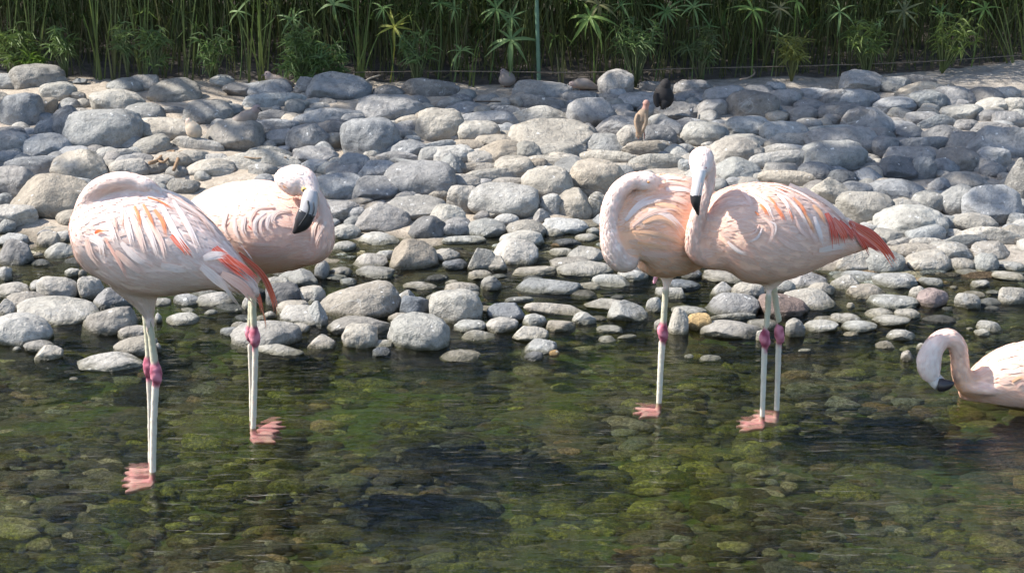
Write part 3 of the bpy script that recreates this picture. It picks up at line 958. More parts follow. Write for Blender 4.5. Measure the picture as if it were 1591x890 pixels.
def plumage_material(name, bumpy):
    m, nt, bs = new_mat(name)
    a = nt.nodes.new("ShaderNodeVertexColor"); a.layer_name = "tint"
    pos = nt.nodes.new("ShaderNodeNewGeometry").outputs["Position"]
    mp = nt.nodes.new("ShaderNodeMapping"); mp.inputs["Scale"].default_value = (0.45, 1.0, 1.0); mp.inputs["Rotation"].default_value = (0, R(-28), 0)
    nt.links.new(pos, mp.inputs["Vector"])
    n1 = nz(nt, mp.outputs[0], 42.0, 4, 0.6, 0.8); n2 = nz(nt, mp.outputs[0], 210.0, 4, 0.65)
    c = mix(nt, 0.35, a.outputs["Color"], ramp(nt, n1, [(0.3, (0.93, 0.80, 0.76)), (0.5, (1, 1, 1)), (0.7, (1.03, 1.02, 1.02))]), "MULTIPLY")
    nt.links.new(c, bs.inputs["Base Color"])
    bs.inputs["Roughness"].default_value = 0.75; bs.inputs["Specular IOR Level"].default_value = 0.2
    bs.inputs["Subsurface Weight"].default_value = 0.22; bs.inputs["Subsurface Radius"].default_value = (0.014, 0.008, 0.006); bs.inputs["Subsurface Scale"].default_value = 1.0
    h = mth(nt, "ADD", mth(nt, "MULTIPLY", n1, 0.7), mth(nt, "MULTIPLY", n2, 0.3))
    nt.links.new(bump(nt, h, bumpy, 0.006), bs.inputs["Normal"])
    return m
MAT_SKIN = plumage_material("bird_plumage", 0.45)
def feather_material():
    m, nt, bs = new_mat("feather_vane")
    a = nt.nodes.new("ShaderNodeVertexColor"); a.layer_name = "tint"
    v = nt.nodes.new("ShaderNodeVertexColor"); v.layer_name = "vane"
    sp = nt.nodes.new("ShaderNodeSeparateXYZ"); nt.links.new(v.outputs["Color"], sp.inputs[0])
    u = mth(nt, "ABSOLUTE", mth(nt, "SUBTRACT", sp.outputs[0], 0.5))
    cb = nt.nodes.new("ShaderNodeCombineXYZ")
    nt.links.new(mth(nt, "SUBTRACT", mth(nt, "MULTIPLY", sp.outputs[1], 46.0), mth(nt, "MULTIPLY", u, 16.0)), cb.inputs[0])
    nt.links.new(mth(nt, "MULTIPLY", u, 2.5), cb.inputs[1]); nt.links.new(mth(nt, "MULTIPLY", sp.outputs[2], 50.0), cb.inputs[2])
    barb = nz(nt, cb.outputs[0], 1.0, 3, 0.6)
    c = mix(nt, 0.75, a.outputs["Color"], ramp(nt, barb, [(0.3, (0.88, 0.78, 0.74)), (0.5, (1, 1, 1)), (0.7, (1.08, 1.06, 1.05))]), "MULTIPLY")
    edge = ramp(nt, u, [(0.25, g3(0)), (0.5, g3(0.35))])
    c = mix(nt, edge, c, (0.88, 0.80, 0.77))
    nt.links.new(c, bs.inputs["Base Color"])
    bs.inputs["Roughness"].default_value = 0.65; bs.inputs["Specular IOR Level"].default_value = 0.2
    nt.links.new(bump(nt, barb, 0.5, 0.002), bs.inputs["Normal"])
    t = nt.nodes.new("ShaderNodeBsdfTranslucent"); nt.links.new(c, t.inputs["Color"])
    mx = nt.nodes.new("ShaderNodeMixShader"); mx.inputs[0].default_value = 0.14
    nt.links.new(bs.outputs[0], mx.inputs[1]); nt.links.new(t.outputs[0], mx.inputs[2])
    nt.links.new(mx.outputs[0], nt.nodes["Material Output"].inputs["Surface"])
    return m
MAT_FEATHER = feather_material()
MAT_HORN = tint_material("bird_bill", rough=0.35, spec=0.5, noise_scale=120, noise_amt=0.25)

WHITE, BLUSH, PINK, APRICOT = (0.88, 0.755, 0.685), (0.88, 0.58, 0.45), (0.86, 0.42, 0.29), (0.88, 0.50, 0.255)
CORAL, RED, ORANGE = (0.74, 0.135, 0.055), (0.66, 0.07, 0.022), (0.86, 0.27, 0.075)
LEG, LEG2, KNEE, FOOTC = (0.56, 0.52, 0.42), (0.44, 0.43, 0.30), (0.46, 0.085, 0.15), (0.86, 0.33, 0.44)

def lerp3(a, b, t): return tuple(a[i] + (b[i] - a[i]) * t for i in range(3))

def blade(path_pts, normals, width, col, col_tip=None, cup=0.18, root_w=0.55, blunt=0.6):
    """one feather: a cupped vane along a path, with a raised shaft"""
    mb_v, mb_f, mb_c, mb_u = [], [], [], []
    n = len(path_pts)
    rv = random.random()
    for i, (p, nn) in enumerate(zip(path_pts, normals)):
        t = i / (n - 1)
        tg = (path_pts[min(i + 1, n - 1)] - path_pts[max(i - 1, 0)]).normalized()
        sd = nn.cross(tg)
        sd = sd.normalized() if sd.length > 1e-6 else Vector((1, 0, 0))
        w = width * 0.5 * ((root_w + (1 - root_w) * smooth(0, 0.35, t)) * (1 - smooth(blunt, 1.0, t) * 0.94))
        c = lerp3(col, col_tip or col, t)
        for k, u in enumerate((-1, -0.5, 0, 0.5, 1)):
            mb_v.append(p + sd * (w * u) - nn * (cup * w * u * u))
            mb_c.append(lerp3(c, (c[0] * 0.93, c[1] * 0.9, c[2] * 0.9), 1 if k == 2 else 0))
            mb_u.append((0.5 + u * 0.5, t, rv))
    for i in range(n - 1):
        for k in range(4):
            a = i * 5 + k
            mb_f.append((a, a + 5, a + 6, a + 1))
    return mb_v, mb_f, mb_c, mb_u

class Bird:
    def __init__(self, name, base, label, cat, group, Y0):
        self.root = root(name, base)
        tag(self.root, label, cat, group)
        self.Y0 = Y0
        self.rnd = random.Random(label)
    def body(self, tubes, colour_of, voxel=0.0042, extra=(), smooth_it=3, blend_it=26):
        self.me, self.kinds, self.cols, self.flow = bird_body(tubes, self.Y0, voxel, colour_of, extra, smooth_it, blend_it)
        self.o = attach(link("body", self.me), self.root)
        vs = [v.co.copy() for v in self.me.vertices]
        self.bvh = BVHTree.FromPolygons(vs, [tuple(p.vertices) for p in self.me.polygons])
        return self.o
    def hit(self, px, py):
        d = ray(px, py).normalized()
        loc, nn, _, _ = self.bvh.ray_cast(Vector((0, 0, CAM_H)), d)
        return loc, nn
    def stroke(self, pts, width_px, col, tip=None, lift=(0.003, 0.009), parent=None, name="feather", blunt=0.35, strands=5, k=5, cup=0.12):
        q = catmull([(a, b) for a, b in pts], k)
        P, NN, last = [], [], None
        for i, (x, y) in enumerate(q):
            loc, nn = self.hit(x, y)
            if loc is None:
                d0 = last[0] if last else at_depth(x, y, self.Y0)
                nn = last[1] if last else Vector((0, -1, 0))
                loc = at_depth(x, y, d0.y)
            elif last and (loc - last[0]).length > 0.08:
                loc = at_depth(x, y, last[0].y); nn = last[1]
            if last: nn = (nn + last[1] * 1.5).normalized()
            last = (loc, nn)
            t = i / (len(q) - 1)
            P.append(loc + nn * (lift[0] + (lift[1] - lift[0]) * t)); NN.append(nn)
        w = width_px / scale_at(P[len(P) // 2])
        mb, nor = MB(), []
        for j in range(strands):
            f = (j + 0.5) / strands - 0.5 if strands > 1 else 0.0
            off = f * w * 0.72 + (self.rnd.uniform(-0.06, 0.06) * w if strands > 1 else 0)
            cut = self.rnd.uniform(0.74, 1.0) if strands > 1 else 1.0
            ww = w if strands == 1 else w * 0.95 / strands ** 0.62
            PP, NQ = [], []
            for i in range(len(P)):
                t = i / (len(P) - 1) * cut
                k0 = min(int(t * (len(P) - 1)), len(P) - 2); fr = t * (len(P) - 1) - k0
                q0 = P[k0].lerp(P[k0 + 1], fr); n0 = NN[k0].lerp(NN[k0 + 1], fr).normalized()
                sd = n0.cross((P[k0 + 1] - P[k0]).normalized())
                PP.append(q0 + sd * off * (0.55 + 0.6 * t) + n0 * (0.0007 * ((j * 7) % 3))); NQ.append(n0)
            cj = lerp3(col, WHITE, 0.22 * self.rnd.random()) if strands > 1 else col
            v, f_, c, u = blade(PP, NQ, ww, cj, tip, blunt=blunt, cup=cup)
            mb.add(v, f_, c, u)
            for q0 in NQ: nor += [q0] * 5
        o = attach(mb.build(name, MAT_FEATHER, normals=nor), parent or self.root)
        return o
    def coat(self, count, flow, size, colour, seed, zone=("body",), keep=lambda p: True, name="contour_feathers", aspect=(0.34, 0.5), rise=0.0017):
        """small contour feathers all over a zone of the body, joined; flow is a direction, or +1 / -1 along the limb"""
        rnd = random.Random(seed)
        mb, nor = MB(), []
        polys = [p for p in self.me.polygons if self.kinds[p.vertices[0]] in zone]
        for _ in range(count):
            p = rnd.choice(polys)
            c, nn = Vector(p.center), Vector(p.normal)
            if not keep(c): continue
            f = flow(c) if callable(flow) else self.flow[p.vertices[0]] * flow + Vector((0, 0, -0.25 if flow > 0 else 0))
            f = f - nn * f.dot(nn)
            if f.length < 0.15: continue
            f.normalize()
            f = (f + nn.cross(f) * rnd.uniform(-0.28, 0.28)).normalized()
            L = rnd.uniform(*size)
            pts, ns = [], []
            ok = True
            for i in range(4):
                t = i / 3
                loc, n2, _, dist = self.bvh.find_nearest(c + f * (L * t))
                if loc is None or dist > 0.03: ok = False; break
                pts.append(loc + n2 * (0.0010 + rise * t)); ns.append(n2)
            if not ok: continue
            base = self.cols[p.vertices[0]][:3]
            v, fa, cc, uu = blade(pts, ns, L * rnd.uniform(*aspect), colour(tuple(float(q) for q in base), rnd), cup=0.08, blunt=0.4)
            mb.add(v, fa, cc, uu)
            for q in ns: nor += [(q + f * 0.12).normalized()] * 5
        o = attach(mb.build(name, MAT_FEATHER, normals=nor), self.root)
        o["kind"] = "stuff"
        return o
    def part_tube(self, name, pts, colour, parent=None, mat=None, n=16):
        mb = MB()
        q = catmull(px_path(pts, self.Y0), 5)
        cs = [Vector(x[:3]) for x in q]
        skin(tube_rings(cs, [max(5e-4, float(x[3])) for x in q], [max(5e-4, float(x[4])) for x in q], n), mb, colour)
        return attach(mb.build(name, mat or MAT_HORN), parent or self.root)
    def ball(self, name, px, py, dy, r, colour, parent=None, squash=1.0, mat=None):
        p = at_depth(px, py, self.Y0 + dy)
        loc, nn = self.hit(px, py)
        if loc is not None: p = loc
        bm = bmesh.new(); bmesh.ops.create_icosphere(bm, subdivisions=3, radius=r)
        mb = MB(); mb.add([v.co * 1.0 + p for v in bm.verts], [tuple(v.index for v in f.verts) for f in bm.faces], colour); bm.free()
        return attach(mb.build(name, mat or MAT_HORN), parent or self.root)

def web_foot(px_pts, z, thick=0.0045):
    """a flat webbed foot lying on the bed: outline in picture points, given its own thickness"""
    P = [at_z(x, y, z) for x, y in px_pts]
    c = sum(P, Vector()) / len(P)
    n = len(P)
    top = [p + Vector((0, 0, thick)) for p in P]; bot = [p - Vector((0, 0, thick)) for p in P]
    vs = top + bot + [c + Vector((0, 0, thick * 1.6)), c - Vector((0, 0, thick))]
    fs = []
    for i in range(n):
        j = (i + 1) % n
        fs += [(i, j, 2 * n), (n + j, n + i, 2 * n + 1), (i, n + i, n + j, j)]
    return "foot", vs, fs

def leg(pts_tibia, knee, pts_tarsus, rk, dy):
    """tibia, swollen ankle joint and tarsus as tubes"""
    return [("tibia", [(x, y, dy, r, r / 640.0) for x, y, r in pts_tibia], 4),
            ("knee", [(knee[0] + (pts_tibia[-1][0] - knee[0]) * 0.8, knee[1] - rk * 1.7, dy, rk * 0.72, rk * 0.7 / 640), (knee[0] - 1, knee[1] - rk * 0.5, dy - 0.003, rk * 1.0, rk / 620.0),
                      (knee[0] + 0.5, knee[1] + rk * 0.6, dy - 0.004, rk * 0.98, rk / 620.0), (knee[0], knee[1] + rk * 1.7, dy, rk * 0.62, rk * 0.62 / 640)], 4),
            ("tarsus", [(x, y, dy, r, r / 640.0) for x, y, r in pts_tarsus], 4)]

def flamingo_colour(breast_pink, warm=0.0, neck_warm=0.0, blush=0.5):
    def f(kind, t, p):
        k = noise.noise(p * 22.0) * 0.5 + 0.5
        if kind == "tibia": return lerp3(LEG2, LEG, k * 0.7)
        if kind == "tarsus": return lerp3(LEG, (0.62, 0.59, 0.50), k)
        if kind == "knee": return lerp3((0.22, 0.04, 0.075), (0.62, 0.25, 0.31), smooth(0.3, 0.68, noise.noise(p * 85.0) * 0.5 + 0.5))
        if kind == "foot": return lerp3(FOOTC, (0.92, 0.58, 0.66), smooth(0.35, 0.7, noise.noise(p * 70.0) * 0.5 + 0.5) * 0.8)
        if kind == "neck": return lerp3(lerp3(BLUSH, PINK, 0.5 * (1 - t)), WHITE, 0.15 + 0.65 * t) if neck_warm == 0 else lerp3(WHITE, BLUSH, 0.25) if neck_warm < 0 else lerp3(lerp3(BLUSH, APRICOT, 0.8 * (1 - t)), WHITE, 0.55 * t)  # below zero: whole neck painted near white as if in full sun
        if kind == "head": return lerp3(WHITE, BLUSH, 0.08)
        if kind == "thigh": return lerp3(WHITE, BLUSH, 0.3)
        # trunk: pinker breast, whiter rump
        b = smooth(breast_pink, 0.0, t)
        c = lerp3(lerp3(WHITE, BLUSH, blush + 0.3 * k), PINK, 0.6 * b)
        return lerp3(c, APRICOT, warm * smooth(0.95, 0.1, t))
    return f

FLOCK = "flamingos in the stream"

# ---------------------------------------------------------------- the hunched flamingo
A = Bird("flamingo", at_z(238, 745, -0.03), "flamingo hunched with head hidden in its back and long coral plumes hanging from the tail", "flamingo", FLOCK, at_z(238, 745, -0.03).y)
A.body([
    ("body", [(117, 372, 0.0, 10, .02), (126, 368, 0.0, 36, .06), (150, 366, -.005, 62, .095), (200, 370, -.01, 82, .115), (252, 382, -.03, 81, .115), (300, 397, -.06, 62, .095), (345, 417, -.09, 36, .06), (385, 444, -.12, 15, .03), (402, 462, -.13, 5, .012)], 6),
    ("neck", [(150, 412, -.03, 20, .035), (131, 388, -.03, 18, .03), (129, 350, -.03, 16, .027), (133, 318, -.03, 15, .024), (153, 291, -.035, 14.5, .022), (187, 280, -.035, 14, .022), (216, 284, -.03, 13, .02)], 5),
    ("head", [(208, 283, -.03, 13, .02), (226, 288, -.028, 12, .022), (238, 294, -.02, 9, .018), (250, 300, 0.0, 4, .01)], 5),
    ("thigh", [(205, 425, -.02, 40, .06), (220, 455, -.02, 26, .04), (228, 478, -.02, 14, .02), (231, 492, -.02, 9, .012)], 5),
] + leg([(230, 470, 7), (235, 520, 6), (240, 562, 6.5)], (243, 580), [(242, 592, 6.2), (239.5, 640, 5.6), (238, 690, 5.4), (237, 747, 5.2)], 9.5, -.02)
  + leg([(225, 470, 6.5), (229, 520, 5.5), (231, 552, 5.5)], (231, 570), [(231, 582, 4.6), (233, 640, 4.2), (234, 735, 4)], 8.5, .035),
    flamingo_colour(0.35, blush=0.22), extra=[web_foot([(241, 750), (236, 757), (222, 760), (205, 765), (190, 766), (203, 760), (200, 757), (187, 755), (203, 751), (206, 748), (195, 745), (216, 746), (232, 745)], -.025),
                                  web_foot([(238, 732), (234, 740), (219, 741), (203, 745), (190, 745), (203, 739), (191, 735), (205, 733), (199, 728), (216, 729), (230, 729)], -.025)])
KA = 3.708
def ta(*pts): return [(100 + x / KA, 250 + y / KA) for x, y in pts]
def tb(*pts): return [(300 + x / KA, 250 + y / KA) for x, y in pts]


A.coat(420, 1.0, (0.010, 0.022), lambda c, r: lerp3(c, WHITE, 0.5 * r.random()), 66, zone=("thigh",), name="thigh_feathers")
A.coat(1900, 1.0, (0.016, 0.036), lambda c, r: lerp3(lerp3(c, WHITE, 0.32 * r.random()), BLUSH, 0.4 * r.random()), 65)
A.coat(1100, -1.0, (0.007, 0.014), lambda c, r: lerp3(c, WHITE if r.random() < 0.7 else BLUSH, 0.25 * r.random()), 115, zone=("neck", "head"), name="neck_down", rise=0.0009)
for s, w, c in [((( 340, 290), (345, 340), (335, 405)), 16, (0.62, 0.42, 0.30)), (((405, 265), (432, 330), (438, 405)), 26, ORANGE), (((455, 255), (495, 330), (532, 415)), 24, ORANGE),
                (((520, 285), (570, 360), (590, 455)), 30, ORANGE), (((480, 215), (560, 245), (645, 305)), 18, ORANGE), (((290, 330), (305, 380), (300, 420)), 18, (0.70, 0.50, 0.40)),
                (((620, 430), (690, 500), (735, 565)), 70, CORAL)]:
    A.stroke(ta(*s), w / KA, c, lerp3(c, RED, 0.25), lift=(.0025, .004))
for s, w, c in [(((250, 330), (285, 420), (310, 480)), 46, WHITE), (((325, 260), (375, 400), (405, 520)), 46, WHITE), (((385, 300), (440, 440), (480, 570)), 50, BLUSH), (((440, 310), (505, 450), (545, 575)), 44, WHITE),
                (((480, 330), (560, 470), (590, 590)), 40, BLUSH), (((560, 260), (640, 420), (775, 600)), 58, WHITE), (((625, 230), (720, 400), (790, 560)), 56, WHITE), (((650, 215), (790, 330), (890, 470)), 58, BLUSH),
                (((500, 150), (700, 230), (870, 370)), 46, WHITE), (((600, 200), (790, 330), (920, 500)), 44, WHITE), (((240, 455), (330, 600), (385, 705)), 34, PINK), (((150, 440), (215, 470), (238, 560)), 70, WHITE),
                (((130, 450), (160, 540), (240, 620)), 60, BLUSH), (((300, 520), (400, 610), (520, 660)), 60, BLUSH), (((330, 470), (420, 560), (540, 620)), 56, WHITE), (((560, 600), (660, 620), (760, 610)), 60, WHITE)]:
    A.stroke(ta(*s), w / KA, c, lerp3(c, WHITE, 0.5), lift=(.0022, .0045))
A.stroke(ta((180, 418), (205, 405), (248, 408)), 7, RED, ORANGE, lift=(.004, .006), strands=1)
for s, w, c, l in [(((120, 505), (210, 600), (330, 700)), 95, RED, (.004, .012)), (((200, 560), (300, 650), (365, 735)), 60, RED, (.006, .02)), (((265, 525), (400, 640), (470, 780), (490, 885)), 48, CORAL, (.01, .03)),
                   (((330, 640), (385, 770), (415, 890)), 32, CORAL, (.01, .02)), (((400, 830), (420, 890), (432, 985)), 12, ORANGE, (.02, .02)), (((230, 500), (270, 560), (292, 610)), 44, WHITE, (.016, .024)),
                   (((60, 560), (130, 550), (215, 575)), 64, WHITE, (.008, .02)), (((50, 600), (160, 680), (300, 760)), 70, WHITE, (.01, .02)), (((170, 640), (290, 710), (388, 805)), 70, BLUSH, (.014, .026)), (((150, 655), (250, 745), (325, 792)), 34, WHITE, (.018, .03))]:
    A.stroke(tb(*s), w / KA, c, lerp3(c, CORAL, 0.3) if c != WHITE else None, lift=l, blunt=0.45)

# ---------------------------------------------------------------- the flamingo resting its bill on its breast
B = Bird("flamingo", at_z(394, 682, -0.03), "flamingo facing forward with its black tipped bill resting on a looped neck", "flamingo", FLOCK, at_z(394, 682, -0.03).y)
B.body([
    ("body", [(508, 385, -.03, 12, .02), (492, 374, -.03, 42, .07), (455, 362, -.02, 62, .10), (412, 353, 0.0, 72, .115), (368, 346, .03, 64, .11), (330, 343, .07, 47, .085), (298, 345, .10, 26, .05), (278, 350, .12, 8, .02)], 6),
    ("neck", [(470, 392, -.06, 24, .04), (497, 383, -.07, 21, .036), (504, 361, -.075, 16.5, .03), (503, 337, -.07, 14, .025), (495, 314, -.06, 13, .022), (482, 298, -.05, 14, .024)], 5),
    ("head", [(432, 276, -.05, 8, .016), (440, 277, -.055, 17, .03), (456, 280, -.06, 24, .036), (472, 284, -.065, 22, .034), (482, 296, -.08, 15, .026), (484, 306, -.095, 11, .018)], 5),
    ("thigh", [(402, 395, 0.0, 30, .06), (397, 420, 0.0, 18, .03), (394, 440, 0.0, 9, .012)], 4),
] + leg([(396, 425, 6.5), (393, 470, 5.4), (394, 505, 5.6)], (396, 523), [(397, 538, 5.2), (395.5, 600, 4.8), (393, 684, 4.6)], 8.6, 0.0)
  + leg([(391, 440, 5), (389, 505, 5)], (388, 518), [(388, 535, 3.8), (390, 600, 3.6), (391, 672, 3.4)], 7, .05),
    flamingo_colour(0.7, 0.12, blush=0.42), extra=[web_foot([(387, 682), (392, 676), (408, 674), (424, 669), (436, 670), (423, 676), (440, 681), (422, 682), (431, 689), (410, 688), (394, 689)], -.025),
                                  web_foot([(397, 669), (410, 662), (424, 656), (440, 656), (428, 662), (446, 664), (428, 667), (437, 672), (418, 671), (405, 673)], -.025)])

B.coat(1900, 1.0, (0.016, 0.036), lambda c, r: lerp3(lerp3(c, WHITE, 0.32 * r.random()), BLUSH, 0.4 * r.random()), 66)
B.coat(1100, -1.0, (0.007, 0.014), lambda c, r: lerp3(c, WHITE if r.random() < 0.7 else BLUSH, 0.25 * r.random()), 116, zone=("neck", "head"), name="neck_down", rise=0.0009)
for s, w, c in [(((470, 270), (370, 280), (330, 350), (345, 400)), 26, BLUSH), (((420, 300), (360, 350), (365, 420), (410, 450)), 30, WHITE), (((470, 300), (400, 340), (395, 410), (430, 450)), 30, BLUSH),
                (((500, 300), (440, 320), (430, 380), (465, 410)), 30, WHITE), (((560, 290), (480, 300), (455, 350), (490, 370)), 40, BLUSH), (((300, 320), (290, 390), (320, 450)), 34, WHITE), (((240, 330), (250, 410), (300, 470)), 36, WHITE),
                (((590, 300), (590, 360), (560, 410)), 46, BLUSH), (((200, 300), (180, 380), (230, 460)), 34, WHITE), (((300, 470), (400, 480), (500, 470)), 30, BLUSH), (((260, 500), (380, 540), (500, 530)), 34, PINK)]:
    B.stroke(tb(*s), w / KA, c, WHITE, lift=(.002, .005))
B.stroke(tb((325, 375), (340, 390), (350, 405)), 3, RED, None, lift=(.008, .009))
for s in [((740, 320), (700, 380), (685, 450), (690, 520)), ((765, 350), (730, 420), (710, 480), (705, 525))]:
    B.stroke(tb(*s), 9, WHITE, BLUSH, lift=(.002, .006))
bill = B.part_tube("bill", [(483, 299, -.10, 11, .014), (481, 312, -.115, 13, .015), (479, 326, -.125, 13.5, .014), (474, 338, -.13, 14, .013)], (0.38, 0.36, 0.355))
B.part_tube("bill_tip", [(477, 330, -.128, 14.2, .0142), (470, 346, -.132, 13, .013), (463, 355, -.13, 8, .01), (456, 362, -.128, 2.5, .004)], (0.022, 0.02, 0.022), bill)
B.part_tube("gape_line", [(478, 312, -.131, 1.3, .002), (480, 325, -.1405, 1.5, .002), (474, 338, -.1445, 1.5, .002), (464, 352, -.143, 1.2, .002)], (0.03, 0.03, 0.03), bill)
B.part_tube("gape_line", [(487, 314, -.128, 0.9, .002), (488, 326, -.137, 1.1, .002), (484, 338, -.141, 1.1, .002)], (0.05, 0.048, 0.05), bill)
e = B.ball("eye", 472.5, 294.5, -.09, 0.0062, (0.75, 0.50, 0.12))
B.ball("pupil", 472.2, 294.8, -.096, 0.0034, (0.01, 0.01, 0.01), e).location = (0, -0.0044, 0.0006)
ch = B.stroke([(440, 287), (444, 291), (448, 294)], 8, (0.78, 0.42, 0.22), None, lift=(.001, .0015), name="cheek_patch", strands=1)

# ---------------------------------------------------------------- the one legged flamingo
C = Bird("flamingo", at_z(1023, 642, -0.03), "flamingo standing on one leg with its neck folded down its front and head tucked", "flamingo", FLOCK, at_z(1023, 642, -0.03).y)
C.body([
    ("body", [(954, 384, -.05, 8, .02), (962, 372, -.05, 40, .05), (985, 357, -.045, 66, .085), (1022, 351, -.01, 80, .115), (1058, 351, .03, 77, .115), (1092, 353, .07, 60, .10), (1122, 356, .11, 40, .07), (1150, 366, .14, 14, .03)], 6),
    ("neck", [(985, 398, -.09, 18, .03), (968, 402, -.10, 23, .034), (955, 385, -.105, 22, .034), (948, 352, -.10, 17, .028), (949, 322, -.09, 15.5, .025), (962, 296, -.08, 15, .023), (983, 281, -.07, 14, .022), (998, 281, -.06, 14, .022)], 5),
    ("head", [(990, 281, -.065, 14, .022), (1006, 283, -.06, 16, .025), (1018, 288, -.05, 12, .02), (1030, 296, -.03, 5, .01)], 5),
    ("thigh", [(1034, 405, 0, 26, .05), (1036, 428, 0, 12, .02), (1036, 444, 0, 8, .011)], 4),
    ("foot", [(1022, 422, .02, 5, .008), (1018, 434, .02, 3.6, .006), (1016, 442, .02, 2, .004)], 4),
] + leg([(1036, 432, 6), (1033, 470, 5.2), (1031, 500, 5.4)], (1030, 516), [(1029, 530, 5.6), (1026, 580, 5), (1023, 644, 4.6)], 8.4, 0.0),
    flamingo_colour(0.8, 0.6, -1.0), extra=[web_foot([(1028, 641), (1023, 648), (1008, 648), (990, 651), (1000, 645), (981, 643), (998, 640), (986, 634), (1006, 635), (1019, 636)], -.025)])
def tc(*pts): return [(910 + x / KA, 220 + y / KA) for x, y in pts]

C.coat(1900, 1.0, (0.016, 0.036), lambda c, r: lerp3(lerp3(c, WHITE, 0.55 * r.random()), APRICOT, 0.35 * r.random()), 67)
C.coat(1100, -1.0, (0.007, 0.014), lambda c, r: lerp3(c, WHITE if r.random() < 0.7 else BLUSH, 0.25 * r.random()), 117, zone=("neck", "head"), name="neck_down", rise=0.0009)
for s, w, c in [(((230, 455), (300, 380), (400, 345), (520, 330)), 40, WHITE), (((270, 490), (360, 420), (470, 400), (560, 420)), 44, BLUSH), (((330, 470), (420, 440), (500, 470), (570, 560)), 50, APRICOT),
                (((360, 400), (450, 420), (530, 490), (580, 570)), 54, WHITE), (((400, 360), (500, 380), (600, 450)), 46, APRICOT), (((430, 320), (530, 340), (620, 390)), 46, BLUSH), (((460, 280), (560, 280), (650, 320)), 46, WHITE),
                (((270, 520), (400, 530), (540, 575), (600, 600)), 40, APRICOT), (((250, 420), (320, 350), (420, 300)), 34, WHITE), (((400, 220), (500, 215), (600, 240)), 46, WHITE), (((420, 255), (520, 250), (620, 280)), 40, BLUSH),
                (((300, 580), (420, 600), (560, 610)), 46, APRICOT), (((320, 640), (440, 650), (580, 640)), 50, BLUSH)]:
    C.stroke(tc(*s), w / KA, c, lerp3(c, WHITE, 0.3), lift=(.002, .005))
C.ball("eye", 1007.5, 283, -.08, 0.0035, (0.55, 0.28, 0.12))

# ---------------------------------------------------------------- the flamingo with raised head
D = Bird("flamingo", at_z(1190, 660, -0.03), "flamingo with raised head looking down its pale grey bill, bright red folded wingtips behind", "flamingo", FLOCK, at_z(1190, 660, -0.03).y)
D.body([
    ("body", [(1074, 392, 0, 10, .02), (1086, 388, 0, 26, .045), (1106, 374, 0, 52, .08), (1138, 363, 0, 72, .108), (1182, 362, 0, 79, .116), (1226, 363, .01, 72, .11), (1268, 366, .02, 54, .09), (1306, 371, .03, 31, .055), (1338, 377, .045, 13, .03), (1352, 381, .05, 4, .012)], 6),
    ("neck", [(1122, 388, -.02, 32, .06), (1102, 392, -.03, 27, .045), (1084, 386, -.045, 20, .032), (1079, 365, -.055, 15, .025), (1083, 342, -.06, 13.5, .022), (1090, 318, -.06, 12.5, .02), (1098, 292, -.045, 12, .02), (1101, 266, -.03, 12.5, .021), (1097, 250, -.03, 14, .024)], 5),
    ("head", [(1091, 229, -.04, 5, .01), (1091, 236, -.045, 15, .024), (1090, 248, -.055, 19, .028), (1089, 260, -.07, 17, .026), (1087, 272, -.085, 11.5, .018)], 5),
    ("thigh", [(1200, 415, 0, 34, .06), (1198, 434, 0, 20, .04), (1197, 446, 0, 12, .02)], 4),
] + leg([(1195, 438, 6), (1193, 480, 4.8), (1191, 508, 5)], (1189, 526), [(1188, 540, 5), (1186, 600, 4.6), (1184, 662, 4.4)], 8.2, -.012)
  + leg([(1201, 438, 6), (1207, 480, 4.8), (1211, 500, 5)], (1211, 519), [(1210, 533, 5), (1208, 600, 4.6), (1206, 655, 4.4)], 8, .03),
    flamingo_colour(0.6, 0.28, blush=0.62), extra=[web_foot([(1191, 660), (1187, 667), (1173, 668), (1160, 671), (1148, 670), (1160, 665), (1143, 663), (1159, 660), (1148, 656), (1168, 656), (1182, 656)], -.025),
                                  web_foot([(1211, 652), (1207, 660), (1193, 661), (1178, 662), (1186, 656), (1164, 654), (1180, 650), (1168, 645), (1190, 646), (1203, 647)], -.025)])
def td(*pts): return [(1100 + x / K, 230 + y / K) for x, y in pts]

D.coat(1900, 1.0, (0.016, 0.036), lambda c, r: lerp3(lerp3(c, WHITE, 0.32 * r.random()), BLUSH, 0.4 * r.random()), 68)
D.coat(1100, -1.0, (0.007, 0.014), lambda c, r: lerp3(c, WHITE if r.random() < 0.7 else BLUSH, 0.25 * r.random()), 118, zone=("neck", "head"), name="neck_down", rise=0.0009)
for s, w, c in [(((420, 465), (460, 510), (495, 590)), 34, ORANGE), (((540, 470), (590, 540), (622, 615)), 42, (0.80, 0.22, 0.06)), (((490, 400), (530, 440), (575, 510)), 24, ORANGE), (((690, 410), (760, 490), (800, 570)), 40, ORANGE),
                (((780, 530), (830, 620), (860, 720)), 46, APRICOT), (((640, 470), (670, 540), (695, 620)), 26, ORANGE), (((850, 470), (910, 540), (950, 660)), 64, APRICOT), (((380, 520), (400, 540), (415, 565)), 20, ORANGE), (((500, 320), (600, 350), (680, 380)), 20, ORANGE)]:
    D.stroke(td(*s), w / K, c, lerp3(c, RED, 0.2), lift=(.0025, .004))
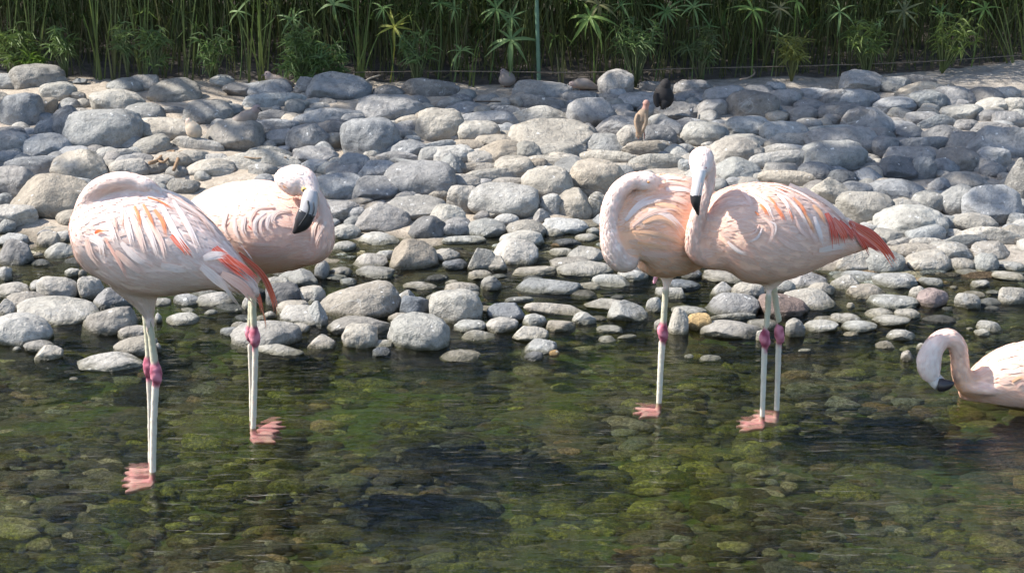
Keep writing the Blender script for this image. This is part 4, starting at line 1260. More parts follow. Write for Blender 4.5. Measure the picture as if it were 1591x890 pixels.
for s, w, c in [(((560, 375), (640, 470), (705, 640)), 42, WHITE), (((620, 390), (740, 520), (805, 665)), 40, WHITE), (((380, 400), (480, 480), (545, 625)), 46, WHITE), (((440, 560), (525, 650), (500, 760), (440, 840)), 34, BLUSH),
                (((500, 600), (550, 640), (520, 760)), 30, WHITE), (((415, 625), (380, 690), (260, 730)), 26, BLUSH), (((440, 650), (400, 730), (290, 780)), 26, WHITE), (((700, 560), (760, 680), (875, 770)), 40, BLUSH), (((860, 560), (900, 690), (935, 840)), 66, WHITE),
                (((800, 620), (850, 720), (900, 800)), 44, BLUSH), (((780, 325), (1000, 470), (1120, 600), (1170, 805)), 50, WHITE), (((660, 295), (900, 420), (1090, 570)), 54, WHITE), (((540, 295), (760, 380), (960, 530)), 50, WHITE),
                (((500, 350), (640, 420), (760, 540)), 36, BLUSH), (((320, 330), (440, 400), (540, 480)), 44, WHITE), (((400, 300), (560, 350), (700, 430)), 40, WHITE), (((250, 320), (330, 420), (380, 520)), 46, BLUSH), (((150, 480), (260, 460), (390, 500)), 46, BLUSH),
                (((160, 760), (260, 840), (380, 860)), 44, WHITE), (((560, 720), (680, 800), (820, 830)), 50, BLUSH), (((900, 830), (1050, 800), (1190, 790)), 70, WHITE), (((850, 860), (1000, 850), (1170, 810)), 50, BLUSH)]:
    D.stroke(td(*s), w / K, c, lerp3(c, WHITE, 0.5), lift=(.0022, .0045))
for s, w, c, l in [(((960, 535), (1010, 640), (1030, 810)), 110, RED, (.003, .006)), (((1010, 580), (1080, 680), (1110, 780)), 130, CORAL, (.004, .007)), (((1060, 600), (1130, 680), (1180, 760)), 90, RED, (.004, .008)),
                   (((1150, 600), (1300, 690), (1430, 800), (1530, 945)), 100, CORAL, (.006, .012)), (((1160, 660), (1230, 760), (1295, 865)), 80, RED, (.004, .008)), (((1140, 590), (1330, 680), (1470, 840), (1520, 900)), 50, RED, (.012, .016)),
                   (((1180, 700), (1300, 780), (1420, 860)), 60, RED, (.004, .006))]:
    D.stroke(td(*s), w / K, c, lerp3(c, RED, 0.5), lift=l, blunt=0.5)
D.stroke(td((820, 360), (1020, 480), (1135, 620), (1168, 800)), 40 / K, WHITE, None, lift=(.012, .02))
bill = D.part_tube("bill", [(1087, 266, -.09, 11, .014), (1085, 280, -.105, 9.5, .013), (1083, 294, -.115, 8.8, .012), (1081, 306, -.12, 8.8, .012)], (0.56, 0.52, 0.50))
D.part_tube("bill_tip", [(1081, 303, -.12, 9.0, .0122), (1081, 314, -.122, 7.5, .011), (1083, 325, -.12, 4.5, .008), (1085, 334, -.116, 1.5, .003)], (0.022, 0.018, 0.02), bill)
D.ball("eye", 1096.5, 261, -.09, 0.0026, (0.20, 0.10, 0.10))
D.part_tube("gape_line", [(1090, 284, -.1195, 0.9, .002), (1088, 295, -.128, 0.9, .002), (1085.5, 305, -.133, 0.9, .002)], (0.20, 0.17, 0.17), bill)

# ---------------------------------------------------------------- the bathing flamingo
E = Bird("flamingo", at_z(1560, 615, 0.0), "flamingo sitting in the water with its neck arched over to dip its bill", "flamingo", FLOCK, at_z(1520, 617, 0.0).y)
E.body([
    ("body", [(1490, 615, 0, 8, .02), (1510, 606, 0, 22, .05), (1540, 594, 0, 40, .085), (1580, 586, 0, 53, .11), (1630, 584, 0, 56, .118), (1690, 586, 0, 48, .10), (1745, 590, 0, 28, .06), (1790, 594, 0, 8, .02)], 6),
    ("neck", [(1522, 600, -.02, 22, .05), (1502, 594, -.03, 19, .036), (1493, 578, -.035, 15, .03), (1491, 556, -.035, 14, .027), (1488, 538, -.04, 14.5, .026), (1475, 524, -.045, 14.5, .025), (1458, 530, -.055, 15.5, .025), (1448, 546, -.06, 17, .026)], 5),
    ("head", [(1450, 540, -.06, 16, .025), (1443, 560, -.06, 18.5, .029), (1445, 577, -.06, 16.5, .027), (1451, 589, -.062, 10.5, .018)], 5),
    ("neck", [(1494, 602, -.05, 8, .02), (1515, 605, -.06, 8, .025), (1536, 607, -.07, 8, .025), (1552, 608, -.065, 5, .015)], 4),
], flamingo_colour(0.5, 0.35, 1.0))

def te(*pts): return [(1411 + x / 4.944, 490 + y / 4.944) for x, y in pts]
E.coat(1900, 1.0, (0.016, 0.036), lambda c, r: lerp3(lerp3(c, WHITE, 0.32 * r.random()), BLUSH, 0.4 * r.random()), 69, keep=lambda c: c.z > 0.002)
E.coat(1100, -1.0, (0.007, 0.014), lambda c, r: lerp3(c, WHITE if r.random() < 0.7 else BLUSH, 0.25 * r.random()), 119, zone=("neck", "head"), name="neck_down", rise=0.0009, keep=lambda c: c.z > 0.002)
for s, w, c in [(((780, 360), (840, 370), (920, 400)), 30, BLUSH), (((760, 440), (830, 430), (900, 420)), 36, WHITE), (((800, 510), (850, 480), (920, 480)), 36, APRICOT), (((830, 560), (870, 520), (930, 520)), 40, BLUSH), (((700, 340), (800, 310), (900, 300)), 40, WHITE), (((640, 420), (720, 400), (820, 400)), 40, WHITE)]:
    E.stroke(te(*s), w / 4.944, c, None, lift=(.002, .005))
bill = E.part_tube("bill", [(1449, 585, -.06, 11, .015), (1455, 592, -.07, 11.5, .015), (1461, 597, -.08, 11, .014)], (0.45, 0.43, 0.40))
E.part_tube("bill_tip", [(1460, 597, -.08, 11.2, .0142), (1468, 598, -.088, 9.5, .012), (1477, 596, -.094, 6, .008), (1482, 594, -.096, 2, .003)], (0.022, 0.018, 0.02), bill)

# ================================================================ small birds on the bank
def songbird(name, label, cat, feet, tubes, colours, legs, bill, eye=None, tip=None, group=None, voxel=0.0028):
    p = at_ground(*feet, 0.0) if len(feet) == 2 else at_depth(feet[0], feet[1], feet[2])
    b = Bird(name, p, label, cat, group, p.y)
    def colour(kind, t, q):
        c = colours.get(kind, colours["body"])
        k = noise.noise(q * 60.0)
        if isinstance(c[0], tuple): c = lerp3(c[0], c[1], t)
        return tuple(x * (1 + 0.22 * k) for x in c)
    b.body(tubes, colour, voxel, smooth_it=2, blend_it=2)
    for pts in legs: b.part_tube("leg", pts, colours.get("leg", (0.28, 0.13, 0.11)), n=8)
    b.part_tube("bill", bill, colours.get("bill", (0.05, 0.045, 0.04)), n=8)
    if eye: b.ball("eye", eye[0], eye[1], -0.02, 0.0028, (0.012, 0.01, 0.01))
    return b
DOVE = {"body": (0.235, 0.175, 0.125), "wing": (0.29, 0.21, 0.145), "head": (0.33, 0.19, 0.155), "tail": ((0.20, 0.145, 0.10), (0.30, 0.21, 0.14))}
GREY = {"body": (0.22, 0.185, 0.16), "wing": (0.21, 0.18, 0.155), "head": (0.24, 0.19, 0.18), "tail": ((0.18, 0.15, 0.13), (0.24, 0.23, 0.22))}
def yof(px, py, back=0.0): return at_ground(px, py).y + back

songbird("dove", "tan dove seen from behind, perched upright on a white streaked stone", "dove", (997, 212, yof(997, 244)), [
    ("body", [(1003, 170, 0, 5, .016), (999, 178, 0, 9, .026), (996, 188, 0, 11, .032), (995, 198, -.01, 8.5, .024), (995, 206, -.02, 6, .014)], 5),
    ("wing", [(991, 177, -.012, 3, .014), (988, 189, -.018, 3.4, .016), (990.5, 202, -.03, 2.6, .01), (992.5, 209, -.035, 1.2, .004)], 4),
    ("wing", [(1003, 178, -.012, 3, .014), (1003.5, 189, -.018, 3.4, .016), (999, 201, -.03, 2.6, .01), (996, 208, -.035, 1.2, .004)], 4),
    ("tail", [(994, 198, -.02, 6.0, .012), (993, 207, -.03, 5.5, .006), (993, 214, -.035, 5.2, .003)], 4),
    ("head", [(1004, 156, 0, 3, .01), (1004, 160, 0, 5.4, .016), (1003.5, 165, 0, 4.6, .015), (1002, 172, 0, 6, .018)], 4)],
    DOVE, [[(992, 205, 0, 1.1, .003), (992, 216, 0, 1.0, .003)], [(1001, 205, 0, 1.1, .003), (1001, 216, 0, 1.0, .003)]], [(1006, 160, .012, 2.2, .006), (1009, 162, .024, 0.8, .002)])
songbird("blackbird", "glossy black bird seen from behind on the shaded grey stones", "bird", (1031, 166, yof(1031, 192)), [
    ("body", [(1032, 131, 0, 7, .02), (1031, 140, 0, 13, .038), (1031, 150, 0, 16.5, .046), (1031, 159, 0, 14, .04), (1029, 166, 0, 7, .02)], 5),
    ("head", [(1034, 123, 0, 4, .012), (1034, 128, 0, 8, .025), (1033, 134, 0, 9, .03)], 4),
    ("tail", [(1034, 158, -.04, 7, .01), (1031, 166, -.05, 4, .006), (1029.5, 171, -.055, 1.5, .003)], 4),
    ("wing", [(1020, 146, -.02, 5, .02), (1020, 158, -.035, 5, .014), (1022, 167, -.045, 2.5, .006)], 4)],
    {"body": (0.020, 0.018, 0.018), "leg": (0.02, 0.018, 0.018)}, [[(1027, 162, 0, 1, .003), (1027, 170, 0, 1, .003)], [(1034, 162, 0, 1, .003), (1034, 170, 0, 1, .003)]], [(1038, 128, .01, 2, .005), (1042, 129, .02, .8, .002)])
songbird("dove", "grey brown dove in profile with a long tail, standing on a rounded pale stone", "dove", (380, 197, yof(380, 222)), [
    ("body", [(396, 174, 0, 7, .02), (390, 180, 0, 11, .03), (381, 184, 0, 11.5, .033), (370, 188, 0, 9, .026), (360, 191, 0, 6, .016)], 5),
    ("tail", [(364, 190, 0, 5.5, .015), (352, 194, 0, 3, .014), (340, 199, 0, 2.2, .012), (331, 203, 0, 1.4, .01)], 4),
    ("head", [(404, 168, 0, 3, .008), (400, 168, 0, 6, .017), (396, 173, 0, 7, .02)], 4)],
    GREY, [[(378, 192, 0, 1.2, .003), (381, 200, 0, 1.0, .003)], [(383, 192, .01, 1.2, .003), (387, 200, .01, 1.0, .003)]], [(403, 169, 0, 2, .005), (407.5, 173.5, 0, .7, .002)], (401, 168))
songbird("dove", "speckled buff dove facing away in the sun, between two pale stones", "dove", (302, 214, yof(302, 232)), [
    ("body", [(295, 190, 0, 6, .018), (298, 197, 0, 11, .03), (302, 205, 0, 12.5, .034), (305, 212, 0, 9, .025), (308, 218, 0, 4, .01)], 5),
    ("head", [(292, 184, 0, 2.5, .008), (293, 188, 0, 5.5, .016), (295, 194, 0, 7, .02)], 4)],
    {"body": (0.42, 0.35, 0.27), "head": (0.40, 0.32, 0.27)}, [[(300, 210, 0, 1.1, .003), (300, 219, 0, 1, .003)], [(306, 210, 0, 1.1, .003), (306, 219, 0, 1, .003)]], [(290, 188, .01, 2, .005), (287, 189, .015, .8, .002)])
songbird("dove", "dove resting low in front of the leafy shrub, head toward the reeds", "dove", (434, 135, yof(434, 137)), [
    ("body", [(419, 121, 0, 7, .02), (427, 126, 0, 10, .03), (438, 129, 0, 9.5, .03), (450, 132, 0, 6, .02), (456, 134, 0, 4, .014)], 5),
    ("tail", [(450, 132, 0, 4, .014), (460, 135, 0, 2.4, .012), (466, 137, 0, 1.5, .01)], 4),
    ("head", [(411, 115, 0, 3, .008), (415, 116, 0, 5.6, .016), (419, 121, 0, 7, .02)], 4)],
    GREY, [[(428, 132, 0, 1.2, .003), (428, 138, 0, 1, .003)], [(434, 132, 0, 1.2, .003), (434, 138, 0, 1, .003)]], [(412, 116, 0, 2, .005), (407, 118, 0, .7, .002)], (414, 115))
songbird("dove", "round fluffed brown dove sitting beneath the largest drooping sedge head", "dove", (787, 134, yof(787, 136)), [
    ("body", [(786, 113, 0, 7, .02), (787, 119, 0, 12, .034), (788, 126, 0, 13.5, .04), (788, 133, 0, 9, .03)], 5),
    ("head", [(782, 107, 0, 2.5, .008), (782, 111, 0, 5.6, .017), (784, 116, 0, 8, .024)], 4)],
    GREY, [[(784, 130, 0, 1.1, .003), (784, 137, 0, 1, .003)], [(791, 130, 0, 1.1, .003), (791, 137, 0, 1, .003)]], [(779, 112, 0, 2, .005), (775.5, 113, 0, .7, .002)], (781, 110))
songbird("dove", "brown dove crouching in profile by the blue grey pole's foot", "dove", (908, 138, yof(908, 141)), [
    ("body", [(893, 131, 0, 6, .018), (901, 130, 0, 8.5, .028), (911, 131, 0, 8.5, .03), (922, 135, 0, 5.5, .02), (928, 137, 0, 3, .012)], 5),
    ("tail", [(920, 135, 0, 4, .014), (932, 139, 0, 2, .012), (939, 140, 0, 1.4, .01)], 4),
    ("head", [(884, 130, 0, 2.5, .008), (888, 131, 0, 5, .016), (894, 132, 0, 6, .02)], 4)],
    GREY, [[(902, 136, 0, 1.1, .003), (902, 141, 0, 1, .003)], [(908, 136, 0, 1.1, .003), (908, 141, 0, 1, .003)]], [(885, 131, 0, 1.8, .005), (880, 133, 0, .7, .002)], (887, 130))

# ================================================================ the reed bed and its plants
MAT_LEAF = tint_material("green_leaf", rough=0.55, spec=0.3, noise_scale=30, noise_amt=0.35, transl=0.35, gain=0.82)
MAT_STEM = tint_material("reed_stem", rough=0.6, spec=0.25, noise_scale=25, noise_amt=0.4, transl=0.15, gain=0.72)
MAT_WOOD = tint_material("dry_wood", rough=0.9, spec=0.1, noise_scale=40, noise_amt=0.6, bump_scale=90, bump_dist=0.004)
MAT_PAINT = tint_material("painted_pole", rough=0.5, spec=0.4, noise_scale=14, noise_amt=0.25, bump_scale=60, bump_dist=0.001)
rp = random.Random(77)
HEDGE_Y = 7.55
def strip(mb, pts, w0, w1, side, col0, col1):
    n = len(pts)
    vs, cs, fs = [], [], []
    for i, p in enumerate(pts):
        t = i / (n - 1)
        w = (w0 + (w1 - w0) * t) / 2
        vs += [p - side * w, p + side * w]; c = lerp3(col0, col1, t); cs += [c, c]
    for i in range(n - 1): fs.append((2 * i, 2 * i + 1, 2 * i + 3, 2 * i + 2))
    mb.add(vs, fs, cs)

G1, G2, G3, DRY = (0.095, 0.18, 0.03), (0.06, 0.125, 0.025), (0.15, 0.225, 0.035), (0.22, 0.18, 0.09)
reeds = MB()
for i in range(7600):
    deep = rp.random()
    x = rp.uniform(-3.8, 3.8)
    y = hedge_front(x) + 0.03 + deep * 2.4
    z = ground_z(x, y)
    h = rp.uniform(0.6, 1.5) + 0.4 * deep
    lean = Vector((rp.gauss(0, 0.15 if rp.random() < 0.85 else 0.5), rp.gauss(-0.02, 0.10), 1)).normalized()
    bend = Vector((rp.gauss(0, 0.2), rp.gauss(0, 0.12), 0))
    a = rp.uniform(-0.9, 0.9)
    side = Vector((math.cos(a), math.sin(a), 0))
    g = lerp3(rp.choice((G1, G2, G3)), DRY, rp.random() * (0.2 if rp.random() < 0.88 else 1.0))
    g = tuple(v * 0.5 for v in g)  # stems darkened so gaps between the front plants read as deep shade
    base = lerp3(g, DRY, 0.3)
    w = rp.uniform(0.003, 0.0075)
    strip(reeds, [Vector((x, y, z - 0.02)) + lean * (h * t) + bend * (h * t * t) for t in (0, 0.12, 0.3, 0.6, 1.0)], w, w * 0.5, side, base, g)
# leaf tufts above and between the stems: upper ones, unseen, added to block skylight
for i in range(5200):
    x = rp.uniform(-3.8, 3.8); dp = rp.random(); y = hedge_front(x) + 0.02 + dp * 2.4; z = ground_z(x, y) + rp.uniform(0.22 if dp < 0.3 else 0.15, 1.5)
    n = rp.randint(6, 10); g = lerp3(rp.choice((G1, G2, G3)), DRY, rp.random() * 0.15)
    g = tuple(v * 0.62 for v in g)  # tuft colour lowered for the same painted depth shade
    for k in range(n):
        a = 2 * math.pi * k / n + rp.uniform(-0.3, 0.3); L = rp.uniform(0.08, 0.19); up = rp.uniform(-0.3, 0.7)
        d = Vector((math.cos(a), math.sin(a), up)).normalized(); s = d.cross(Vector((0, 0, 1))).normalized()
        p = Vector((x, y, z))
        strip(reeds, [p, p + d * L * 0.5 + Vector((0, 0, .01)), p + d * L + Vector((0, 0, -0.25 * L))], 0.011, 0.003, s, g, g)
tag(reeds.build("reeds", MAT_STEM), kind="stuff")

# umbrella sedges: stem and a wheel of drooping leaves, every leaf a part
def leaf_mesh(L, droop, w, col, tip):
    mb = MB()
    pts = []
    for i in range(6):
        t = i / 5
        pts.append(Vector((L * (t - 0.12 * droop * t * t), 0, 0.10 * L * math.sin(t * 2.0) - droop * L * 0.55 * t * t)))
    vs, fs, cs = [], [], []
    for i, p in enumerate(pts):
        t = i / 5; ww = w * (0.5 + 0.5 * smooth(0, 0.3, t)) * (1 - 0.85 * smooth(0.45, 1, t)) / 2
        vs += [p + Vector((0, -ww, 0.25 * ww)), p, p + Vector((0, ww, 0.25 * ww))]; c = lerp3(col, tip, t); cs += [c] * 3
    for i in range(5):
        for k in range(2): a = 3 * i + k; fs.append((a, a + 1, a + 4, a + 3))
    mb.add(vs, fs, cs)
    return mb.mesh("leaf", MAT_LEAF)
LEAVES = {}
def sedge(px, py, rad, n, droop, tilt, hue, label, span=(0, 360), dy=0.0, base_px=None):
    Y = hedge_front(at_depth(px, 120, 7.5).x) - 0.03 + dy
    c = at_depth(px, py, Y)
    L = rad / scale_at(c)
    bx = at_ground(base_px or px + rp.uniform(-8, 8), 125).x if base_px else c.x + rp.uniform(-0.05, 0.05)
    by = Y + 0.06
    r_ = root("umbrella_sedge", (bx, by, ground_z(bx, by)))
    tag(r_, label, "sedge", "umbrella sedges along the front of the reed bed")
    mb = MB()
    simple_tube([(bx, by, ground_z(bx, by) - 0.03), ((bx + c.x) / 2 + 0.01, by + 0.01, (ground_z(bx, by) + c.z) / 2), tuple(c)], [0.0036, 0.003, 0.0026], mb, lerp3(hue, DRY, 0.15))
    attach(mb.build("stem", MAT_STEM), r_)
    key = (round(droop, 1), hue)
    if key not in LEAVES: LEAVES[key] = leaf_mesh(1.0, droop, 0.105, hue, lerp3(hue, (0.16, 0.2, 0.08), 0.4))
    for k in range(n):
        a = R(span[0] + (span[1] - span[0]) * (k + rp.uniform(-0.25, 0.25)) / n)
        o = bpy.data.objects.new("leaf", LEAVES[key]); COL.objects.link(o)
        M = Matrix.Translation(c) @ Euler((R(tilt[0] + rp.uniform(-14, 14)), R(tilt[1] + rp.uniform(-25, 25)), 0)).to_matrix().to_4x4() @ Matrix.Rotation(a, 4, "Z") @ Matrix.Rotation(R(rp.uniform(-22, 26)), 4, "Y") @ Matrix.Scale(L * rp.uniform(0.62, 1.25), 4)
        o.matrix_basis = M
        attach(o, r_)
LG, DG, YG, PG = (0.18, 0.28, 0.06), (0.10, 0.18, 0.05), (0.34, 0.34, 0.05), (0.18, 0.27, 0.095)
for a in [
    (612, 42, 34, 16, 0.4, (60, 0), YG, "yellowish green starburst sedge head standing alone among dark stems"),
    (716, 80, 32, 9, 0.9, (35, 0), PG, "few leaved sedge head with leaning stems near the stone edge"),
    (794, 62, 46, 18, 1.0, (55, 0), PG, "largest drooping sedge head, just beside the blue grey pole"),
    (771, 14, 34, 14, 0.8, (45, 0), DG, "dark drooping sedge head at the top above the largest one"),
    (795, 27, 26, 12, 0.3, (50, 10), PG, "small spiky sedge head tangled above the largest drooping head"),
    (595, 14, 24, 10, 0.9, (40, 0), DG, "small dark sedge head above the yellowish starburst"),
    (916, 27, 46, 16, 1.2, (50, 0), LG, "long leaved drooping sedge head on the far side of the pole"),
    (931, 8, 34, 12, 1.1, (50, 0), (0.16, 0.15, 0.06), "browning sedge head hanging behind the long leaved drooping one"),
    (1034, 18, 32, 15, 0.6, (40, 0), DG, "wide flat sedge head above the black bird"),
    (966, 8, 26, 9, 0.6, (45, 0), DG, "small sedge head at the top between two large ones"),
    (1078, 12, 32, 9, 0.7, (40, 0), PG, "ragged grey green sedge head beside the flat one above the black bird"),
    (1102, 40, 22, 6, 0.2, (75, 0), DG, "thin upright fork of sedge leaves in dark shade"),
    (1170, 16, 40, 9, 1.3, (55, 0), LG, "bright sedge head with five long hanging leaves"),
    (1211, 14, 28, 12, 0.9, (50, 0), (0.17, 0.16, 0.08), "withered pale brown sedge head at the top of the hedge"),
    (1208, 50, 18, 7, 0.8, (60, 0), PG, "tiny pale sedge head under the withered brown one"),
    (1305, 19, 34, 8, 0.8, (40, 0), PG, "spider shaped sedge head with four thick leaves"),
    (1238, 3, 28, 8, 1.1, (50, 0), LG, "bright leaf tuft cut by the top edge beside the withered head"),
    (1404, 17, 30, 14, 0.2, (55, 0), (0.14, 0.15, 0.07), "dry star shaped sedge head pointing upward at the lighter end"),
    (1367, 36, 20, 6, 0.9, (45, 0), PG, "little drooping sedge sprig under the dry star shaped head"),
    (1462, 20, 24, 10, 0.5, (45, 0), DG, "faint green sedge head among bright thin canes"),
    (370, 18, 30, 7, 0.7, (40, 0), PG, "thin sedge head high in the dark gap left of the leafy shrub"),
    (518, 8, 46, 10, 1.2, (45, 0), PG, "big drooping sedge head cut by the top edge above the leafy shrub"),
    (684, 6, 28, 9, 0.6, (40, 0), DG, "sedge head at the top between the starburst and the dark drooping one"),
    (706, 14, 22, 8, 1.0, (50, 0), PG, "small hanging sedge head above the few leaved one"),
    (455, 30, 26, 8, 0.8, (40, 0), DG, "dull sedge head just above the leafy shrub's crown"),
    (1530, 14, 28, 10, 0.6, (45, 0), LG, "sunlit sedge head nearest the picture's top corner at the bright end"),
]:
    sedge(*a)

# tall blade clumps
def blade_clump(px, base_py, tops, hue, label, w=0.0085):
    b = at_ground(px, base_py)
    y = min(b.y, hedge_front(b.x) - 0.02); b = Vector((b.x, y, ground_z(b.x, y)))
    r_ = root("reed_clump", b)
    tag(r_, label, "reed", "tall green reed clumps at the front of the hedge")
    for tx, ty in tops:
        e_ = at_depth(tx, ty, y + rp.uniform(-0.05, 0.08))
        d = e_ - b
        top = b + d * (1.0 if ty > 5 else 1.5)
        mb = MB()
        s = Vector((1, rp.uniform(-0.5, 0.5), 0)).normalized()
        o0 = Vector((rp.uniform(-.02, .02), rp.uniform(-.02, .02), -0.01))
        g = lerp3(hue, G3, rp.random() * 0.5)
        strip(mb, [b + o0 + (top - b) * t + Vector((0, 0, 0.03 * math.sin(math.pi * t))) + o0 * 0 for t in (0, .15, .4, .7, .9, 1)], w * rp.uniform(0.8, 1.2), w * 0.35, s, lerp3(g, DRY, 0.5), g)
        attach(mb.build("blade", MAT_LEAF), r_)
for a in [
    (556, 132, [(532, 20), (541, 2), (548, 40), (556, 0), (563, 38), (585, 48), (578, 62), (570, 2)], G1, "grass like reed clump fanning out beside the big grey boulder"),
    (410, 126, [(398, 2), (404, 20), (407, 0), (418, 0), (423, 18), (394, 40), (352, 4)], G1, "reed clump behind the resting dove with one long diagonal stalk"),
    (222, 120, [(196, 0), (205, 0), (211, 2), (219, 0), (226, 0), (200, 30), (232, 10)], (0.085, 0.16, 0.04), "dense bright green reed clump over the sunlit sand"),
    (64, 108, [(38, 0), (47, 0), (56, 0), (62, 0), (70, 0), (76, 4)], (0.12, 0.19, 0.045), "broad bladed sunlit reed clump behind the biggest pale boulder at the bank's end"),
    (155, 122, [(128, 20), (136, 2), (143, 0), (150, 0), (158, 0), (166, 20)], G1, "loose reed clump between bare sand and the hedge"),
    (180, 120, [(172, 0), (176, 30), (182, 0), (190, 10), (168, 50)], (0.13, 0.15, 0.06), "thin brownish reed clump next to the dense bright one"),
    (332, 124, [(318, 20), (326, 0), (334, 40), (310, 60)], G2, "sparse reed clump behind the chalk white stone"),
    (295, 122, [(283, 0), (292, 0), (300, 20), (308, 0)], G2, "dim reed clump between the sand and the chalk white stone"),
    (384, 124, [(364, 10), (374, 0), (380, 30), (390, 0)], G2, "slim reeds in shadow just left of the resting dove"),
    (1545, 84, [(1530, 20), (1540, 0), (1548, 0), (1556, 10), (1520, 0)], (0.15, 0.22, 0.05), "sunlit yellow green canes at the bright end of the hedge"),
    (1585, 92, [(1570, 10), (1580, 0), (1590, 0), (1596, 20)], (0.15, 0.22, 0.05), "bright canes cut by the picture's edge at the bright end"),
    (872, 132, [(874, 60), (876, 90), (868, 80)], DRY, "single straw coloured stalk near the crouching dove"),
    (730, 131, [(738, 70), (728, 75), (745, 60), (726, 95)], G1, "short forked green stalks growing from the stone edge"),
    (20, 112, [(-6, 0), (6, 0), (14, 10), (28, 0)], (0.11, 0.18, 0.045), "bright reed clump at the extreme end of the hedge by the picture's corner"),
]:
    blade_clump(*a)

# leafy shrubs with narrow leaflets
def shrub(px, py, w, h, n, hue, label, base_py=128):
    base = at_ground(px, base_py)
    y = hedge_front(base.x) - 0.06
    base = Vector((base.x, y, ground_z(base.x, y)))
    r_ = root("leafy_shrub", base)
    tag(r_, label, "shrub", "narrow leaved shrubs at the foot of the hedge")
    c = at_depth(px, py, y); s = scale_at(c)
    stems, lv = MB(), MB()
    for k in range(n):
        a = rp.uniform(0, 2 * math.pi); q = math.sqrt(rp.random())
        tip = c + Vector((q * math.cos(a) * w / s / 2, rp.uniform(-0.08, 0.06), q * math.sin(a) * h / s / 2))
        if tip.z < base.z + 0.03: tip.z = base.z + 0.03
        midp = base.lerp(tip, 0.55) + Vector((rp.uniform(-.02, .02), 0, 0.04))
        simple_tube([base, midp, tip], [0.004, 0.003, 0.0015], stems, lerp3(hue, DRY, 0.4), 5, 3)
        for j in range(11):
            t = rp.uniform(0.45, 1.0); p = midp.lerp(tip, (t - 0.45) / 0.55)
            d = Vector((rp.gauss(0, 1), rp.gauss(-0.3, 0.7), rp.gauss(0.1, 0.55))).normalized()
            L = rp.uniform(0.035, 0.075)
            sd_ = d.cross(Vector((rp.gauss(0, .3), 1, rp.gauss(0, .3)))).normalized()
            f = rp.uniform(0.7, 1.5); g = (hue[0] * f * 1.25, hue[1] * f, hue[2] * f * 0.75)
            strip(lv, [p, p + d * L * 0.4 + Vector((0, 0, .004)), p + d * L + Vector((0, 0, -0.012))], 0.009, 0.002, sd_, g, lerp3(g, (0.2, 0.26, 0.1), 0.3))
    attach(stems.build("stem", MAT_STEM), r_)
    o = attach(lv.build("foliage", MAT_LEAF), r_); o["kind"] = "stuff"
for a in [
    (473, 92, 88, 74, 46, (0.085, 0.17, 0.06), "bushiest narrow leaved shrub, next to the big grey boulder"),
    (468, 45, 52, 50, 16, (0.07, 0.14, 0.055), "upper arching sprays of the narrow leaved shrub behind the bushiest one"),
    (515, 92, 56, 60, 20, (0.05, 0.115, 0.045), "darker narrow leaved shrub at the side of the bushiest one"),
    (25, 70, 80, 76, 34, (0.09, 0.17, 0.05), "leafy shrub filling the hedge at the picture's corner"),
    (97, 62, 44, 48, 16, (0.08, 0.16, 0.06), "hanging leafy sprig above the pale boulder at the bank's end"),
    (50, 95, 34, 22, 16, (0.17, 0.33, 0.05), "small vivid lime green plant on top of the pale boulder at the bank's end"),
    (240, 72, 44, 70, 18, (0.07, 0.14, 0.055), "leafy sprig beside the dense bright green reed clump"),
    (196, 50, 34, 50, 10, (0.06, 0.12, 0.05), "thin leafy twig in front of the dense bright green reed clump"),
    (1230, 72, 60, 40, 16, (0.13, 0.17, 0.05), "sunlit patch of yellowish leaves low in the hedge"),
    (330, 70, 60, 70, 14, (0.06, 0.13, 0.045), "sparse dark leafy twigs in the hedge above the chalk white stone"),
    (650, 60, 70, 60, 14, (0.06, 0.13, 0.05), "dark leafy tangle between the yellowish starburst and the few leaved sedge"),
    (985, 50, 80, 60, 18, (0.06, 0.13, 0.05), "dark leafy tangle behind the tan dove's stone, high in the hedge"),
    (1350, 55, 80, 60, 20, (0.09, 0.16, 0.05), "mid green leafy tangle under the dry star shaped sedge"),
    (1480, 50, 90, 60, 22, (0.12, 0.20, 0.055), "light green leafy tangle toward the bright end of the hedge"),
    (1085, 60, 60, 60, 16, (0.05, 0.09, 0.04), "dull dark leafy bush above the shaded stones by the black bird"),
]:
    shrub(*a)

# pole, drip line, stump, roots and sticks
p0 = at_ground(838, 132); py_ = hedge_front(p0.x) - 0.02
b0 = Vector((p0.x, py_, ground_z(p0.x, py_)))
t0 = at_depth(834, 0, py_ + 0.02)
pole = MB()
rad = 3.2 / scale_at(b0)
top = b0 + (t0 - b0) * 2.6
rings = []
for i in range(40):
    t = i / 39; c = b0 + (top - b0) * t + Vector((0, 0, -0.05 * (1 - t)))
    k = 1.0 + (0.10 if i % 7 == 0 else 0.0)
    rings.append([c + Vector((math.cos(2 * math.pi * j / 16) * rad * k, math.sin(2 * math.pi * j / 16) * rad * k, 0)) for j in range(16)])
skin(rings, pole, (0.085, 0.15, 0.095))
tag(pole.build("garden_pole", MAT_PAINT), "slim blue grey pole rising straight out of the bank through the hedge", "pole")

dl = MB()
simple_tube([at_depth(px, py, hedge_front(at_depth(px, 120, 7.5).x) - 0.05) for px, py in ((540, 113), (700, 111), (900, 113), (1000, 109), (1100, 106), (1240, 103), (1420, 97), (1591, 86))], [0.0022] * 8, dl, (0.16, 0.13, 0.10), 6, 4)
tag(dl.build("drip_line", MAT_WOOD), "thin brown irrigation line stretched low along the front of the reeds", "hose")

